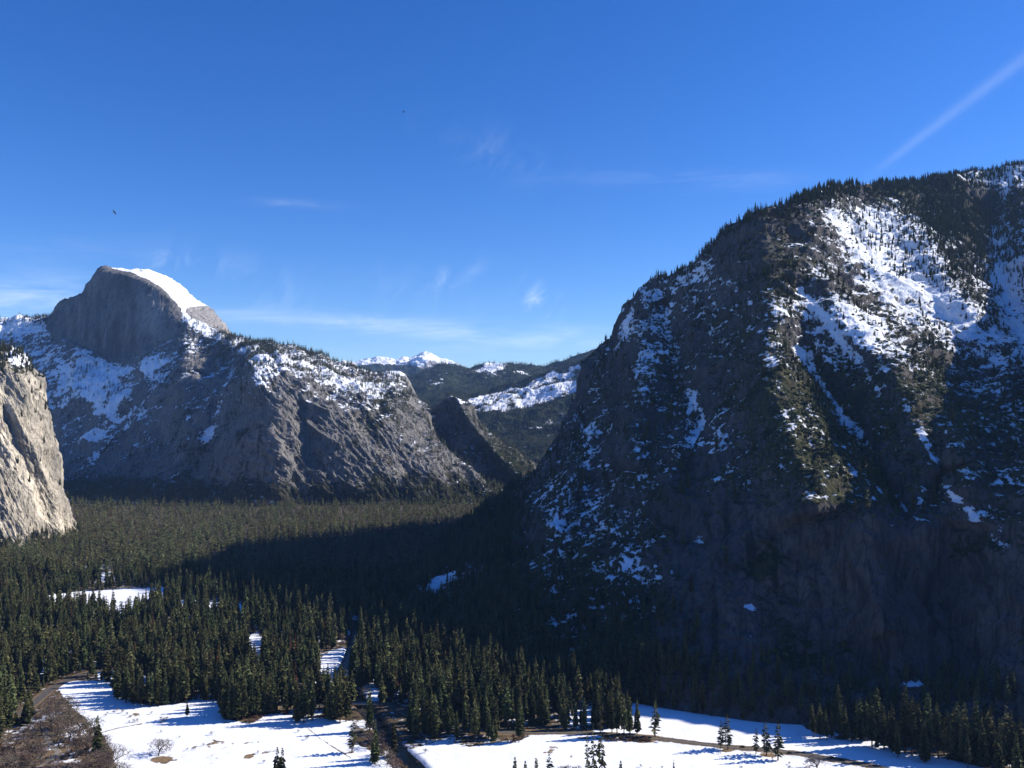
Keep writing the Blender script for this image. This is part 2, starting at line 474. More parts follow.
def mas_masks(q, px, py, n):
    nz = n[..., 2]
    big = fbm(q, 160, 4, 0.55, False, 2); mid = fbm(q, 45, 4, 0.55, False, 5); vert = fbm(q, 38, 4, 0.55, False, 8, (1, 1, 3.5))
    fin = fbm(q, 17, 3, 0.6, False, 15)
    s = 0.27 + 0.55 * (nz - 0.62) + 0.22 * big + 0.26 * mid + 0.28 * fin
    wall = smooth(500, 540, py + 0.12 * (900 - px)) * smooth(640, 700, px)
    s = s - 0.42 * wall - 0.2 * smooth(600, 640, py)
    s = s + 0.25 * (1 - smooth(240, 420, py)) * smooth(560, 640, px)
    z = [(866, 240, 46, 36, 45, 0.30), (905, 275, 56, 24, 42, 0.28), (960, 318, 60, 16, 42, 0.26), (1012, 275, 22, 70, -15, 0.26), (850, 330, 60, 25, 20, 0.35), (735, 235, 45, 22, -30, 0.12),
         (606, 475, 20, 22, 20, 0.12), (604, 530, 24, 9, 0, 0.12), (648, 448, 26, 18, 0, 0.05), (692, 408, 5, 42, 12, 0.18), (655, 570, 34, 8, 15, 0.32), (626, 325, 5, 22, 12, 0.45), (640, 372, 10, 26, 10, 0.05),
         (705, 270, 28, 20, -25, 0.2), (742, 292, 36, 16, 0, 0.1), (990, 172, 40, 10, -8, 0.5), (720, 440, 22, 26, 0, 0.3), (560, 500, 30, 50, 0, 0.1), (585, 430, 24, 24, 0, 0.15),
         (440, 590, 30, 12, -28, 0.55), (470, 580, 30, 20, -28, 0.3), (470, 635, 16, 10, 0, 0.4), (516, 655, 10, 16, 10, 0.55), (912, 686, 18, 9, -10, 0.85), (750, 606, 11, 5, 10, 0.85), (748, 642, 7, 9, 20, 0.6), (786, 582, 10, 7, 0, 0.5), (700, 535, 12, 9, 0, 0.5), (790, 350, 30, 40, 0, 0.15),
         (560, 625, 36, 14, 0, 0.25), (700, 655, 40, 16, 0, 0.2), (930, 240, 30, 40, 45, 0.25), (985, 245, 40, 50, 0, 0.2), (975, 520, 40, 20, 35, 0.12)]
    for cx, cy, rx, ry, an, a in z: s = s + a * blob(px, py, cx, cy, rx, ry, an)
    for pts, w, a in (([(795, 345), (815, 375), (845, 415), (872, 450), (890, 480), (908, 512)], 3.0, 0.42), ([(915, 425), (945, 480), (960, 500)], 3, 0.35), ([(958, 500), (990, 535), (1024, 560)], 4, 0.4),
                      ([(855, 520), (890, 526), (930, 525)], 3, 0.35), ([(690, 385), (702, 420), (690, 450)], 4, 0.4), ([(1005, 190), (1000, 250), (1016, 330), (1030, 350)], 7, 0.4), ([(800, 290), (860, 360), (880, 395)], 4, 0.25)):
        d, tt = dist_poly(px, py, pts); s = s + a * np.exp(-(d / w) ** 2)
    s = s - 0.30 * blob(px, py, 965, 222, 62, 36, 20) - 0.10 * blob(px, py, 900, 260, 110, 70, 40) - 0.3 * blob(px, py, 745, 235, 60, 26, -30) + 0.3 * blob(px, py, 1003, 171, 22, 4, -8)
    dg = fbm(np.stack([(px * 0.74 + py * 0.67) / 3.5, -px * 0.67 + py * 0.74, 0 * px], -1), 9, 3, 0.55, False, 19)
    s = s + 0.22 * dg * smooth(430, 330, py)
    forest_top = blob(px, py, 770, 275, 55, 48, -35) + blob(px, py, 1000, 210, 40, 26) + blob(px, py, 900, 192, 80, 9)
    s = s - 0.35 * np.clip(forest_top, 0, 1)
    s = s - 0.12 * smooth(560, 500, px)
    veg = 0.40 + 0.5 * mid + 0.3 * blob(px, py, 965, 222, 62, 36, 20) + 0.3 * big - 0.35 * wall + 0.5 * (nz - 0.55) + 0.15 * vert
    veg = veg + 0.35 * blob(px, py, 840, 440, 70, 80) + 0.3 * blob(px, py, 560, 600, 120, 60) + 0.2 * blob(px, py, 780, 400, 60, 70)
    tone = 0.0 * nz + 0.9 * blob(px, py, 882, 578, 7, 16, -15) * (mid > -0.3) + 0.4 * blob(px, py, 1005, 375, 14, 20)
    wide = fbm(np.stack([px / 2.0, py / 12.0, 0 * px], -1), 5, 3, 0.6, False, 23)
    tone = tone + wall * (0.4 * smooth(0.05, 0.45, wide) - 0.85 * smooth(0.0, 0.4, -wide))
    veg = veg + 0.4 * wall * smooth(0.15, 0.5, big)
    return dict(snow=s, veg=veg, tone=np.clip(tone, -1, 1))


wallw = lambda p, px, py, n: 0.35 + 0.65 * smooth(0.8, 0.4, n[..., 2])
mas_xs = np.concatenate([np.arange(397, 1032, 1.0), np.arange(1034, 1601, 7.0)])
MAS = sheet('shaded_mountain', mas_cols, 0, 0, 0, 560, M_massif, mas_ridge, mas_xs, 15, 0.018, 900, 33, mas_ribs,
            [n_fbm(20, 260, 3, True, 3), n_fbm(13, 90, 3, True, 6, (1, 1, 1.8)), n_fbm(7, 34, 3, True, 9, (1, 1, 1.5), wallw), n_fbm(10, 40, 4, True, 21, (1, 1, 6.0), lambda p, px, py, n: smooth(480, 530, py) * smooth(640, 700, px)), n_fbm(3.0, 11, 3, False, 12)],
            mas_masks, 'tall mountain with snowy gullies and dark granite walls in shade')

# ---- the half-round granite dome with its shoulder
hd_cols = {
    -120: [(520, 2600), (485, 3900), (450, 4300), (400, 4600), (370, 4850), (345, 5150), (330, 5400)],
    0: [(505, 2960), (482, 3950), (450, 4250), (400, 4480), (365, 4800), (335, 5150), (318, 5450)],
    40: [(503, 3020), (480, 3930), (450, 4200), (400, 4420), (358, 4750), (332, 5050), (314, 5300)],
    56: [(502, 3050), (479, 3900), (450, 4160), (400, 4390), (356, 4720), (335, 4900), (306, 5150)],
    75: [(502, 3050), (478, 3830), (450, 4080), (400, 4300), (352, 4700), (342, 4780), (295, 4900)],
    100: [(502, None), (478, 3700), (450, 3920), (400, 4170), (362, 4600), (355, 4680), (269, 4860)],
    120: [(503, None), (478, 3600), (450, 3800), (400, 4080), (364, 4500), (356, 4600), (274, 4790)],
    135: [(503, None), (479, 3520), (448, 3720), (398, 4020), (358, 4430), (350, 4540), (277, 4730)],
    150: [(504, None), (480, 3450), (445, 3650), (393, 3960), (352, 4400), (345, 4500), (283, 4690)],
    165: [(504, None), (480, 3380), (442, 3560), (388, 3900), (348, 4380), (340, 4480), (291, 4660)],
    180: [(505, None), (480, 3300), (440, 3480), (382, 3850), (340, 4360), (330, 4460), (310, 4610)],
    195: [(505, None), (480, 3230), (440, 3400), (380, 3790), (340, 4340), (332, 4440), (318, 4600)],
    215: [(505, None), (480, 3150), (440, 3290), (378, 3700), (346, 4280), (338, 4380), (328, 4520)],
    235: [(505, None), (480, 3080), (440, 3170), (376, 3500), (352, 4000), (346, 4150), (340, 4380)],
    252: [(506, None), (480, 3020), (440, 3080), (385, 3240), (364, 3420), (354, 3650), (345, 4050)],
    280: [(506, None), (480, 3005), (440, 3045), (395, 3140), (374, 3260), (360, 3430), (349, 3850)],
    320: [(505, None), (480, 3010), (445, 3060), (405, 3170), (384, 3300), (370, 3500), (358, 3850)],
    360: [(505, None), (480, 3020), (450, 3090), (416, 3200), (398, 3340), (384, 3540), (373, 3850)],
    400: [(505, None), (485, 3030), (458, 3110), (428, 3250), (408, 3400), (392, 3600), (379, 3850)],
    420: [(505, None), (490, 3040), (468, 3140), (448, 3280), (430, 3420), (416, 3580), (405, 3740)],
    450: [(504, None), (496, 3060), (485, 3130), (475, 3210), (466, 3300), (458, 3390), (450, 3480)],
    490: [(503, None), (501, 3050), (499, 3080), (496, 3110), (493, 3140), (490, 3180), (487, 3220)],
    512: [(503.5, None), (503, 3010), (502.6, 3020), (502, 3040), (501.4, 3060), (500.8, 3080), (500, 3100)],
}
# crease along the top of the sheer face, then the domed cap behind it
hd_cap = {-120: (330, 5500), 0: (318, 5550), 40: (313.5, 5400), 56: (304, 5200), 75: (294.4, 4930), 100: (267, 4930), 107: (266, 4935), 120: (267.5, 4960), 135: (268.8, 5000), 150: (270.5, 5030),
          165: (276, 5040), 180: (285, 5020), 195: (296.5, 4980), 215: (312, 4820), 235: (335, 4560), 252: (341, 4250), 280: (346, 4050), 320: (356, 4050), 360: (371, 4030), 400: (378, 3980), 420: (404, 3800),
          450: (449, 3520), 490: (486.5, 3240), 512: (499.5, 3120)}
for c in hd_cols: hd_cols[c] = hd_cols[c] + [hd_cap[c]]
hd_ridge = [(-120, 330), (0, 318), (12, 317), (25, 318), (38, 315), (46, 314), (52, 312), (57, 304), (62, 300), (70, 297), (76, 295), (82, 293), (86, 286), (91, 280), (95, 273), (98, 268), (101, 266.2), (107, 266.2), (113, 267.5),
            (122, 268), (135, 268.6), (145, 269), (155, 271.5), (165, 276), (175, 281.5), (185, 288.5), (195, 296), (204, 302.5), (212, 309), (218, 315), (224, 323), (229, 330), (234, 336), (245, 339.5),
            (260, 342), (280, 346), (300, 351), (320, 357), (340, 364), (360, 371), (380, 377), (398, 379), (408, 386), (414, 392), (418, 402), (424, 412), (431, 426), (440, 440), (450, 452), (470, 470), (490, 487), (512, 500)]
hd_ribs = [([(185, 318), (215, 335), (243, 352), (254, 380), (268, 405), (276, 450), (275, 500)], 15, 60), ([(175, 330), (190, 380), (180, 430)], 14, 60), ([(235, 360), (225, 400), (205, 450), (190, 480)], 11, -90),
           ([(120, 360), (135, 400), (110, 440)], 14, -50), ([(290, 365), (315, 420), (350, 470), (370, 500)], 10, 15), ([(330, 385), (370, 430), (410, 480)], 8, -25), ([(360, 390), (400, 430), (440, 475)], 9, 25), ([(300, 400), (312, 445), (316, 470)], 7, -25)]


def hd_masks(q, px, py, n):
    nz = n[..., 2]
    big = fbm(q, 260, 4, 0.55, False, 2); mid = fbm(q, 80, 4, 0.55, False, 5); vert = fbm(q, 60, 4, 0.55, False, 8, (1, 1, 5))
    fin = fbm(q, 30, 3, 0.6, False, 15)
    s = 0.20 + 0.7 * (nz - 0.55) + 0.24 * big + 0.24 * mid + 0.25 * fin
    cap = in_poly(px, py, [(100, 262), (115, 268.5), (130, 271.5), (145, 278), (160, 286), (172, 297), (180, 307), (186, 310), (198, 308), (208, 311), (217, 313), (216, 303), (190, 280), (150, 262), (120, 260)])
    s = np.where(cap > -1.5, np.maximum(s, 0.5 + 0.4 * smooth(-1.2, 1.2, cap)), s)
    face = in_poly(px, py, [(46, 330), (52, 314), (86, 284), (98, 264), (112, 268), (130, 272), (160, 287), (178, 306), (184, 318), (165, 338), (145, 344), (125, 358), (104, 358), (76, 345)])
    fm = smooth(-2, 3, face)
    s = s - 0.55 * fm * (1 - smooth(-2, 1, cap))
    rock = in_poly(px, py, [(186, 309), (200, 305), (213, 306), (236, 334), (230, 337), (205, 330), (190, 320)])
    s = s - 0.55 * smooth(-2, 2, rock)
    for cx, cy, rx, ry, an, a in ((100, 395, 45, 25, 15, 0.45), (75, 370, 40, 18, 10, 0.4), (20, 326, 30, 10, 0, 0.6), (150, 365, 22, 10, -20, 0.35), (120, 425, 40, 14, -25, 0.2), (205, 400, 22, 34, 25, 0.2),
                                  (285, 362, 45, 14, 12, 0.36), (340, 378, 34, 12, 18, 0.2), (215, 332, 40, 6, 28, 0.45), (395, 380, 18, 7, 0, 0.3), (262, 375, 14, 22, 0, 0.3), (330, 395, 70, 26, 14, 0.16), (60, 420, 30, 24, 0, 0.2),
                                  (330, 470, 120, 26, 8, -0.35), (310, 430, 46, 30, 20, -0.2), (150, 475, 90, 18, 0, -0.2), (240, 430, 20, 60, 0, -0.12), (205, 365, 26, 26, 0, -0.1)):
        s = s + a * blob(px, py, cx, cy, rx, ry, an)
    for pts, w, a in (([(185, 318), (215, 333), (245, 350)], 4, 0.45), ([(232, 365), (222, 400), (203, 440)], 4, 0.4), ([(145, 372), (160, 380), (150, 395)], 3, 0.3), ([(86, 392), (110, 415), (80, 445)], 4, 0.3)):
        d, tt = dist_poly(px, py, pts); s = s + a * np.exp(-(d / w) ** 2)
    ds = fbm(np.stack([(px * 0.77 - py * 0.64) / 5.0, px * 0.64 + py * 0.77, 0 * px], -1), 8, 3, 0.55, False, 19)
    s = s + 0.38 * ds * (1 - fm) * np.where(cap > -2, 0, 1) * smooth(320, 345, py) - 0.17 * smooth(260, 200, px) * smooth(345, 375, py) - 0.06 * smooth(250, 270, px)
    lit = smooth(250, 290, px) * smooth(385, 410, py)
    s = s + 0.16 * smooth(240, 160, px) * smooth(330, 380, py)
    veg = 0.30 + 0.6 * mid + 0.2 * big + 0.45 * smooth(470, 500, py) - 0.5 * fm - 0.5 * smooth(-2, 2, rock) + 0.22 * blob(px, py, 390, 405, 45, 30)
    wide = fbm(np.stack([px / 2.2, py / 14.0, 0 * px], -1), 5, 3, 0.6, False, 23)
    tone = fm * (-0.75 * smooth(-0.25, 0.3, wide) * (1 - blob(px, py, 151, 318, 15, 26)) + 0.35 * smooth(0.1, 0.4, vert)) + 0.9 * blob(px, py, 151, 318, 13, 24) + 0.85 * blob(px, py, 330, 462, 8, 10) + 1.0 * smooth(-2, 2, rock) + 0.5 * blob(px, py, 415, 455, 40, 20, 25) * smooth(-0.1, 0.3, mid)  # rock term: bare tan flank, its colour lightened to stand in for sunlight
    return dict(snow=s, veg=veg, tone=np.clip(tone, -1, 1))


def hd_face(p, px, py, n):
    face = in_poly(px, py, [(46, 330), (52, 314), (86, 284), (98, 264), (130, 268), (160, 270), (215, 310), (236, 336), (184, 318), (165, 338), (145, 344), (125, 358), (104, 358), (76, 345)])
    return 1 - 0.85 * smooth(-3, 4, face)


HD = sheet('dome_mountain', hd_cols, -120, 512, 0.8, 330, M_dome, hd_ridge, None, 6, 0.006, 1500, 28, hd_ribs,
           [n_fbm(42, 420, 3, True, 3, (1, 1, 1), hd_face), diag(12, 24, 48, 4.0, 5, 2, lambda p, px, py, n: hd_face(p, px, py, n) * smooth(225, 270, px)), diag(18, 14, 100, 4.0, 4, 4, lambda p, px, py, n: hd_face(p, px, py, n) * (1 - 0.8 * smooth(225, 270, px))),
            n_fbm(16, 80, 4, True, 9, (1, 1, 1.4), hd_face), n_fbm(10, 60, 4, True, 14, (1, 1, 6.0), lambda p, px, py, n: 1 - hd_face(p, px, py, n))],
           hd_masks, 'granite dome mountain with a sheer shaded face and snow cap')

# ---- sunlit cliff at the left edge
lc_cols = {
    -260: [(575, None), (450, 1760), (400, 1790), (372, 1840), (356, 1920), (340, 2100)],
    -100: [(560, None), (450, 1900), (400, 1930), (374, 1990), (358, 2080), (343, 2250)],
    0: [(552, None), (460, 2030), (402, 2060), (374, 2110), (358, 2190), (347, 2340)],
    22: [(550, None), (470, 2055), (412, 2085), (378, 2120), (362, 2200), (352, 2330)],
    36: [(547, None), (480, 2090), (425, 2115), (388, 2150), (380, 2200), (374, 2300)],
    46: [(545, None), (490, 2120), (450, 2150), (425, 2180), (412, 2220), (402, 2290)],
    60: [(540, None), (510, 2180), (495, 2200), (485, 2220), (476, 2250), (466, 2300)],
    70: [(536, None), (525, 2235), (520, 2250), (515, 2265), (511, 2280), (508, 2310)],
    78: [(533, None), (532.4, 2290), (532, 2300), (531.6, 2310), (531.2, 2320), (531, 2330)],
}
lc_ridge = [(-260, 340), (-100, 344), (0, 347), (10, 347), (18, 350), (24, 354), (28, 363), (32, 369), (38, 375), (43, 380), (45.5, 390), (47, 405), (50, 420), (53, 436), (56, 448), (60, 465), (63, 480), (67, 497), (71, 508), (74, 519), (78, 530)]


def lc_masks(q, px, py, n):
    nz = n[..., 2]
    big = fbm(q, 120, 4, 0.55, False, 2); mid = fbm(q, 34, 4, 0.55, False, 5)
    top = smooth(378, 366, py)
    s = -0.25 + 0.25 * mid + 0.1 * big + top * (0.62 + 0.3 * big) + 0.6 * blob(px, py, 18, 356, 14, 7)
    foot = smooth(528, 548, py + 0.12 * px)
    veg = 0.08 + 0.3 * big + 0.3 * mid + 0.45 * top + 0.5 * foot + 0.2 * blob(px, py, 36, 395, 8, 20)
    d, _ = dist_poly(px, py, [(0, 440), (20, 470), (45, 510), (64, 530)])
    dg = fbm(np.stack([(px * 0.47 + py * 0.88) / 6.0, -px * 0.88 + py * 0.47, 0 * px], -1), 7, 3, 0.55, False, 19)
    tone = 0.8 * np.exp(-(d / 8) ** 2) + 0.75 * smooth(0.05, 0.4, dg)
    veg = veg + 0.35 * smooth(0.15, 0.5, -dg)
    return dict(snow=s, veg=veg, tone=np.clip(tone, -1, 1))


lc_xs = np.concatenate([np.arange(-260, -6, 6.0), np.arange(-5, 78.1, 0.5)])
LC = sheet('granite_cliff', lc_cols, 0, 0, 0, 330, M_cliff, lc_ridge, lc_xs, 5, 0.01, 900, 35,
           [([(0, 395), (20, 450), (40, 500), (50, 540)], 5, -14), ([(10, 400), (34, 450), (56, 505), (62, 535)], 4, 12), ([(28, 380), (40, 430), (52, 480)], 4, -12)],
           [n_fbm(15, 120, 3, True, 3, (1, 1, 1.5)), diag(12, 13, 62, 5.0, 5, 2), n_fbm(4.5, 26, 4, True, 9, (1, 1, 1.4))],
           lc_masks, 'sunlit cream granite cliff at the left edge')


# ---- hills and ranges in the gap
def gap_sheet(name, top, Ytop, Yfoot, foot_py, px0, px1, step, rows, mat, masks, noises, label, back=1200, slope=20, sig=6, mids=None, ribs=()):
    cols = {}
    for c, y in top:
        yt = Ytop(c) if callable(Ytop) else Ytop; yf = Yfoot(c) if callable(Yfoot) else Yfoot
        fp = max(foot_py, y + 6)
        cols[c] = [(fp, yf), (fp + (y - fp) * 0.4, yf + (yt - yf) * 0.33), (fp + (y - fp) * 0.75, yf + (yt - yf) * 0.66), (y, yt)]
    return sheet(name, cols, px0, px1, step, rows, mat, top, None, sig, 0.02, back, slope, ribs, noises, masks, label)


pk_top = [(385, 470), (400, 445), (412, 428), (420, 412), (428, 409), (435, 406), (436, 403), (443, 399.5), (449, 397.5), (455, 397), (461, 400), (466, 404.5), (473, 413), (478, 420), (485, 426), (493, 437), (505, 447), (515, 452), (525, 461), (535, 471), (545, 484), (560, 500), (580, 512)]


def pk_masks(q, px, py, n):
    nz = n[..., 2]; mid = fbm(q, 70, 4, 0.55, False, 5); big = fbm(q, 200, 3, 0.55, False, 3)
    s = 0.16 + 0.6 * (nz - 0.55) + 0.36 * mid + 0.25 * big + 0.5 * blob(px, py, 430, 425, 10, 26, -15) + 0.25 * blob(px, py, 455, 400, 14, 8)
    veg = 0.45 + 0.5 * mid + 0.2 * blob(px, py, 500, 470, 40, 30)
    return dict(snow=s, veg=veg, tone=0.5 * blob(px, py, 520, 458, 12, 10))


PK = gap_sheet('rocky_hill', pk_top, lambda c: 3900 - 3.0 * (c - 455) if c > 455 else 3900 + 11 * (455 - c), lambda c: 3350 - 1.5 * (c - 455) if c > 455 else 3350 + 11 * (455 - c), 512, 385, 580, 0.9, 150, M_hill, pk_masks,
               [n_fbm(45, 330, 3, True, 5), n_fbm(22, 80, 4, True, 7)], 'dark pointed hill in the gap between the mountains', 900, 30, 6, None,
               [([(454, 393), (466, 415), (495, 450), (530, 490)], 6, 150)])


def sn_masks(q, px, py, n):
    big = fbm(q, 330, 4, 0.55, False, 3); mid = fbm(q, 100, 4, 0.55, False, 5)
    band = in_poly(px, py, [(462, 412), (470, 394), (485, 390), (500, 386), (525, 380), (550, 374), (583, 361), (600, 355), (600, 385), (570, 392), (540, 400), (505, 412), (480, 414)])
    s = 0.10 + 0.35 * big + 0.5 * mid + 0.52 * smooth(-3, 3, band) + 0.2 * blob(px, py, 560, 425, 40, 20)
    veg = 0.8 + 0.3 * mid
    return dict(snow=s, veg=veg, tone=np.zeros_like(s))


sn_top = [(405, 402), (430, 398), (455, 393), (470, 390), (485, 386), (500, 383), (515, 381), (530, 377), (545, 374), (560, 369), (575, 364), (585, 360), (600, 354), (640, 340), (690, 330)]
SNF = gap_sheet('snowfield_hill', sn_top, 6200, 4300, 505, 405, 690, 1.0, 170, M_far, sn_masks, [n_fbm(60, 600, 3, True, 3), n_fbm(22, 130, 4, True, 7)], 'forested hill with a broad sunlit snowfield', 1500, 20, 6, None,
                [([(600, 380), (540, 405), (480, 425), (430, 440)], 8, 120)])


def kn_masks(q, px, py, n):
    mid = fbm(q, 90, 4, 0.55, False, 5)
    s = 0.42 + 0.3 * mid + 0.35 * smooth(381, 374, py) - 0.9 * blob(px, py, 408, 386, 9, 10)
    return dict(snow=s, veg=0.25 + 0.5 * mid - 0.4 * blob(px, py, 408, 386, 9, 10), tone=0.6 * blob(px, py, 408, 386, 9, 10))


kn_top = [(345, 392), (355, 386), (365, 381), (374, 376), (380, 373), (386, 371.5), (394, 370.8), (400, 371), (406, 374), (410, 380), (413, 388), (418, 398), (428, 405)]
KN = gap_sheet('rounded_knob', kn_top, 4700, 4250, 412, 345, 428, 0.6, 60, M_dome, kn_masks, [n_fbm(12, 120, 4, True, 3)], 'rounded rocky knob capped with snow', 500, 35, 4)


def fr_masks(q, px, py, n):
    big = fbm(q, 500, 4, 0.55, False, 3); mid = fbm(q, 150, 4, 0.55, False, 5)
    s = 0.06 + 0.35 * big + 0.42 * mid + 0.6 * blob(px, py, 493, 368, 17, 8) + 0.45 * blob(px, py, 522, 374, 12, 4) + 0.35 * blob(px, py, 436, 382, 22, 8) + 0.3 * blob(px, py, 455, 372, 20, 4)
    return dict(snow=s, veg=0.85 + 0.3 * mid, tone=np.zeros_like(s))


fr_top = [(380, 384), (400, 378), (415, 374), (430, 369), (440, 366), (450, 366), (460, 365), (470, 366.5), (478, 363.5), (486, 361.5), (495, 361.5), (505, 362.5), (515, 365), (530, 365), (545, 366), (560, 363), (575, 358), (590, 352.5), (610, 345), (660, 335)]
FR = gap_sheet('forested_ridge', fr_top, 8200, 6600, 400, 380, 660, 1.0, 110, M_far, fr_masks, [n_fbm(60, 700, 3, True, 3), n_fbm(22, 160, 4, True, 7)], 'far dark forested ridge with small snow clearings', 2000, 16, 6)


def sp_masks(q, px, py, n):
    mid = fbm(q, 200, 4, 0.55, False, 5); big = fbm(q, 500, 4, 0.55, False, 3)
    s = 0.55 + 0.35 * mid + 0.2 * big + 0.5 * smooth(364, 358, py) - 0.9 * smooth(364.5, 369, py - 0.0 * px)
    return dict(snow=s, veg=0.3 + 0.7 * smooth(364, 367, py), tone=0.2 + 0 * mid)


sp_top = [(300, 368), (320, 365), (335, 363.5), (345, 361.5), (355, 360), (362, 358.8), (372, 357.3), (382, 357.5), (390, 359.5), (397, 360.5), (403, 358), (409, 359), (414, 356), (418, 353), (422, 351.5), (426, 351.3), (431, 353.5), (436, 356), (440, 359), (448, 361.3), (456, 363.5), (462, 364.8), (475, 368), (500, 372), (560, 376)]
SP_ = gap_sheet('snowy_peaks', sp_top, 13500, 11500, 392, 300, 560, 0.6, 90, M_far, sp_masks, [n_fbm(90, 700, 4, True, 3), n_fbm(35, 200, 4, True, 7)], 'distant white snowy peaks on the skyline', 2500, 22, 3)
# ------------------------------------------------------------------ valley floor
MEADOWS = [
    [(58, 688), (66, 682), (90, 681), (118, 683), (112, 698), (128, 702), (152, 708), (180, 704), (200, 700), (222, 704), (222, 720), (246, 722), (262, 714), (290, 716), (310, 719), (332, 720), (352, 722), (352, 742), (360, 747), (376, 754), (390, 766), (402, 790), (410, 850), (90, 850), (118, 770), (112, 748), (96, 726), (74, 708)],
    [(398, 747), (412, 749), (438, 742), (470, 748), (492, 744), (505, 741), (532, 734), (600, 731), (622, 726), (634, 704), (660, 706), (700, 713), (740, 719), (780, 722), (800, 724), (812, 733), (836, 740), (870, 741), (905, 752), (935, 757), (975, 766), (1040, 782), (1100, 800), (1100, 870), (430, 870), (416, 768)],
    [(34, 598), (60, 594), (120, 589), (170, 588), (172, 596), (146, 606), (126, 618), (108, 618), (98, 610), (60, 609), (40, 606)],
    [(560, 720), (575, 712), (592, 708), (600, 716), (598, 724), (562, 726)],
    [(318, 662), (330, 652), (346, 648), (356, 646), (352, 668), (342, 684), (322, 688)],
    [(246, 636), (258, 633), (264, 655), (262, 668), (248, 664)], [(24, 664), (46, 660), (52, 668), (30, 674)], [(140, 655), (152, 653), (160, 662), (148, 666)], [(128, 680), (150, 676), (158, 690), (136, 694)], [(226, 672), (238, 670), (242, 682), (228, 684)], [(94, 574), (112, 572), (116, 580), (96, 582)], [(176, 600), (240, 604), (250, 616), (190, 612)],
    [(366, 690), (376, 688), (380, 700), (368, 702)],
    [(95, 672), (118, 668), (125, 676), (100, 680)],
    [(84, 566), (110, 566), (112, 569), (84, 569)],
]
RIVER = [(432, 800), (418, 768), (406, 756), (391, 741), (378, 723), (367, 711), (360, 700), (345, 684), (339, 674), (345, 664), (350, 652), (353, 638), (358, 620)]
ROAD = [(1120, 822), (1040, 799), (960, 783), (900, 772), (860, 764.5), (790, 753), (724, 747), (662, 739.5), (612, 735), (570, 733), (527, 733), (480, 731), (430, 722), (392, 706.5), (378, 704.8), (350, 704.2), (320, 706), (280, 708)]
ROAD2 = [(20, 716), (35, 702), (50, 690), (62, 683), (78, 676), (100, 671), (140, 668)]
PATH = [(44, 728), (50, 744), (58, 752), (50, 760), (36, 770), (20, 782)]
OAKS = [(36, 708), (60, 694), (74, 712), (96, 728), (114, 750), (120, 775), (110, 820), (-60, 830), (-60, 752), (10, 745), (30, 728)]
FOREST_R = [(806, 730), (836, 736), (870, 738), (905, 749), (940, 756), (975, 764), (1040, 780), (1120, 800), (1120, 760), (1040, 752), (1000, 748), (950, 742), (900, 736), (850, 730)]
MASFOOT = [(c, mas_cols[c][0][0]) for c in sorted(mas_cols)]
MASTOP = [r for r in mas_ridge]


def world_poly(pts, z=0.0):
    return [(float(P(a, b, G(a, b))[0]), float(G(a, b))) for a, b in pts]


RIVER_W = world_poly(RIVER); ROAD_W = world_poly(ROAD); ROAD2_W = world_poly(ROAD2); PATH_W = world_poly(PATH)


def resample(pts, step):
    pts = np.array(pts, float)
    # Catmull-Rom through the points
    out = []
    n = len(pts)
    for i in range(n - 1):
        p0, p1, p2, p3 = pts[max(i - 1, 0)], pts[i], pts[i + 1], pts[min(i + 2, n - 1)]
        m = max(2, int(np.linalg.norm(p2 - p1) / step))
        for t in np.linspace(0, 1, m, endpoint=False):
            out.append(0.5 * ((2 * p1) + (-p0 + p2) * t + (2 * p0 - 5 * p1 + 4 * p2 - p3) * t * t + (-p0 + 3 * p1 - 3 * p2 + p3) * t ** 3))
    out.append(pts[-1])
    return np.array(out)


RIVER_S = resample(RIVER_W, 12); ROAD_S = resample(ROAD_W, 8); ROAD2_S = resample(ROAD2_W, 8); PATH_S = resample(PATH_W, 5)


def river_half(y):
    return np.interp(y, [700, 800, 950, 1100, 1250, 1500], [7.5, 7.0, 7.0, 6.0, 5.0, 3.5])


def g_height(x, y):
    x = np.asarray(x, float); y = np.asarray(y, float)
    q = np.stack([x, y, np.zeros_like(x)], -1)
    z = 0.5 * fbm(q, 60, 3, 0.5, False, 4) + 1.2 * fbm(q, 300, 2, 0.5, False, 6)
    d, _ = dist_poly(x, y, [tuple(p) for p in RIVER_S])
    hw = river_half(y)
    z = z - 3.6 * smooth(hw + 6, hw - 3, d)
    dr, _ = dist_poly(x, y, [tuple(p) for p in ROAD_S])
    k = smooth(14, 6, dr) * (1 - smooth(hw + 7, hw + 1, d))
    z = z * (1 - k) + 0.4 * k
    # the mountainside below the viewpoint
    z = z + 318 * np.clip(1 - y / 470.0, 0, 1)
    return z


# ground sheet: even in the picture where the valley is in view, coarse elsewhere
gy = np.concatenate([np.linspace(-900, 300, 7), np.linspace(360, 700, 14)])
rows_py = np.concatenate([np.arange(848, 560, -0.7), np.arange(560, 497, -1.2)])
gy = np.concatenate([gy, G(512, rows_py), [3600, 4200, 5200, 7000, 10000, 16000, 26000, 45000]])
gpx = np.concatenate([np.linspace(-2600, -160, 22), np.arange(-120, 1150, 1.3), np.linspace(1200, 3600, 22)])
gr = (gpx - 512) / F
GX = gr[None, :] * np.maximum(gy, 700)[:, None] * 1.03
GY = np.broadcast_to(gy[:, None], GX.shape)
GZ = g_height(GX, GY)
GZ = np.where(GY > 3300, np.minimum(GZ, 0) - 6, GZ)
gp = np.stack([GX, GY, GZ], -1)
zpx, zpy = project(GX, np.maximum(GY, 60), np.zeros_like(GX))
far = GY < 640
jx = zpx + 3.0 * fbm(gp * [1, 1, 0], 22, 3, 0.6, False, 3); jy = zpy + 1.1 * fbm(gp * [1, 1, 0], 22, 3, 0.6, False, 8)
mead = np.full(GX.shape, -50.0)
for pl in MEADOWS: mead = np.maximum(mead, in_poly(jx, jy, pl))
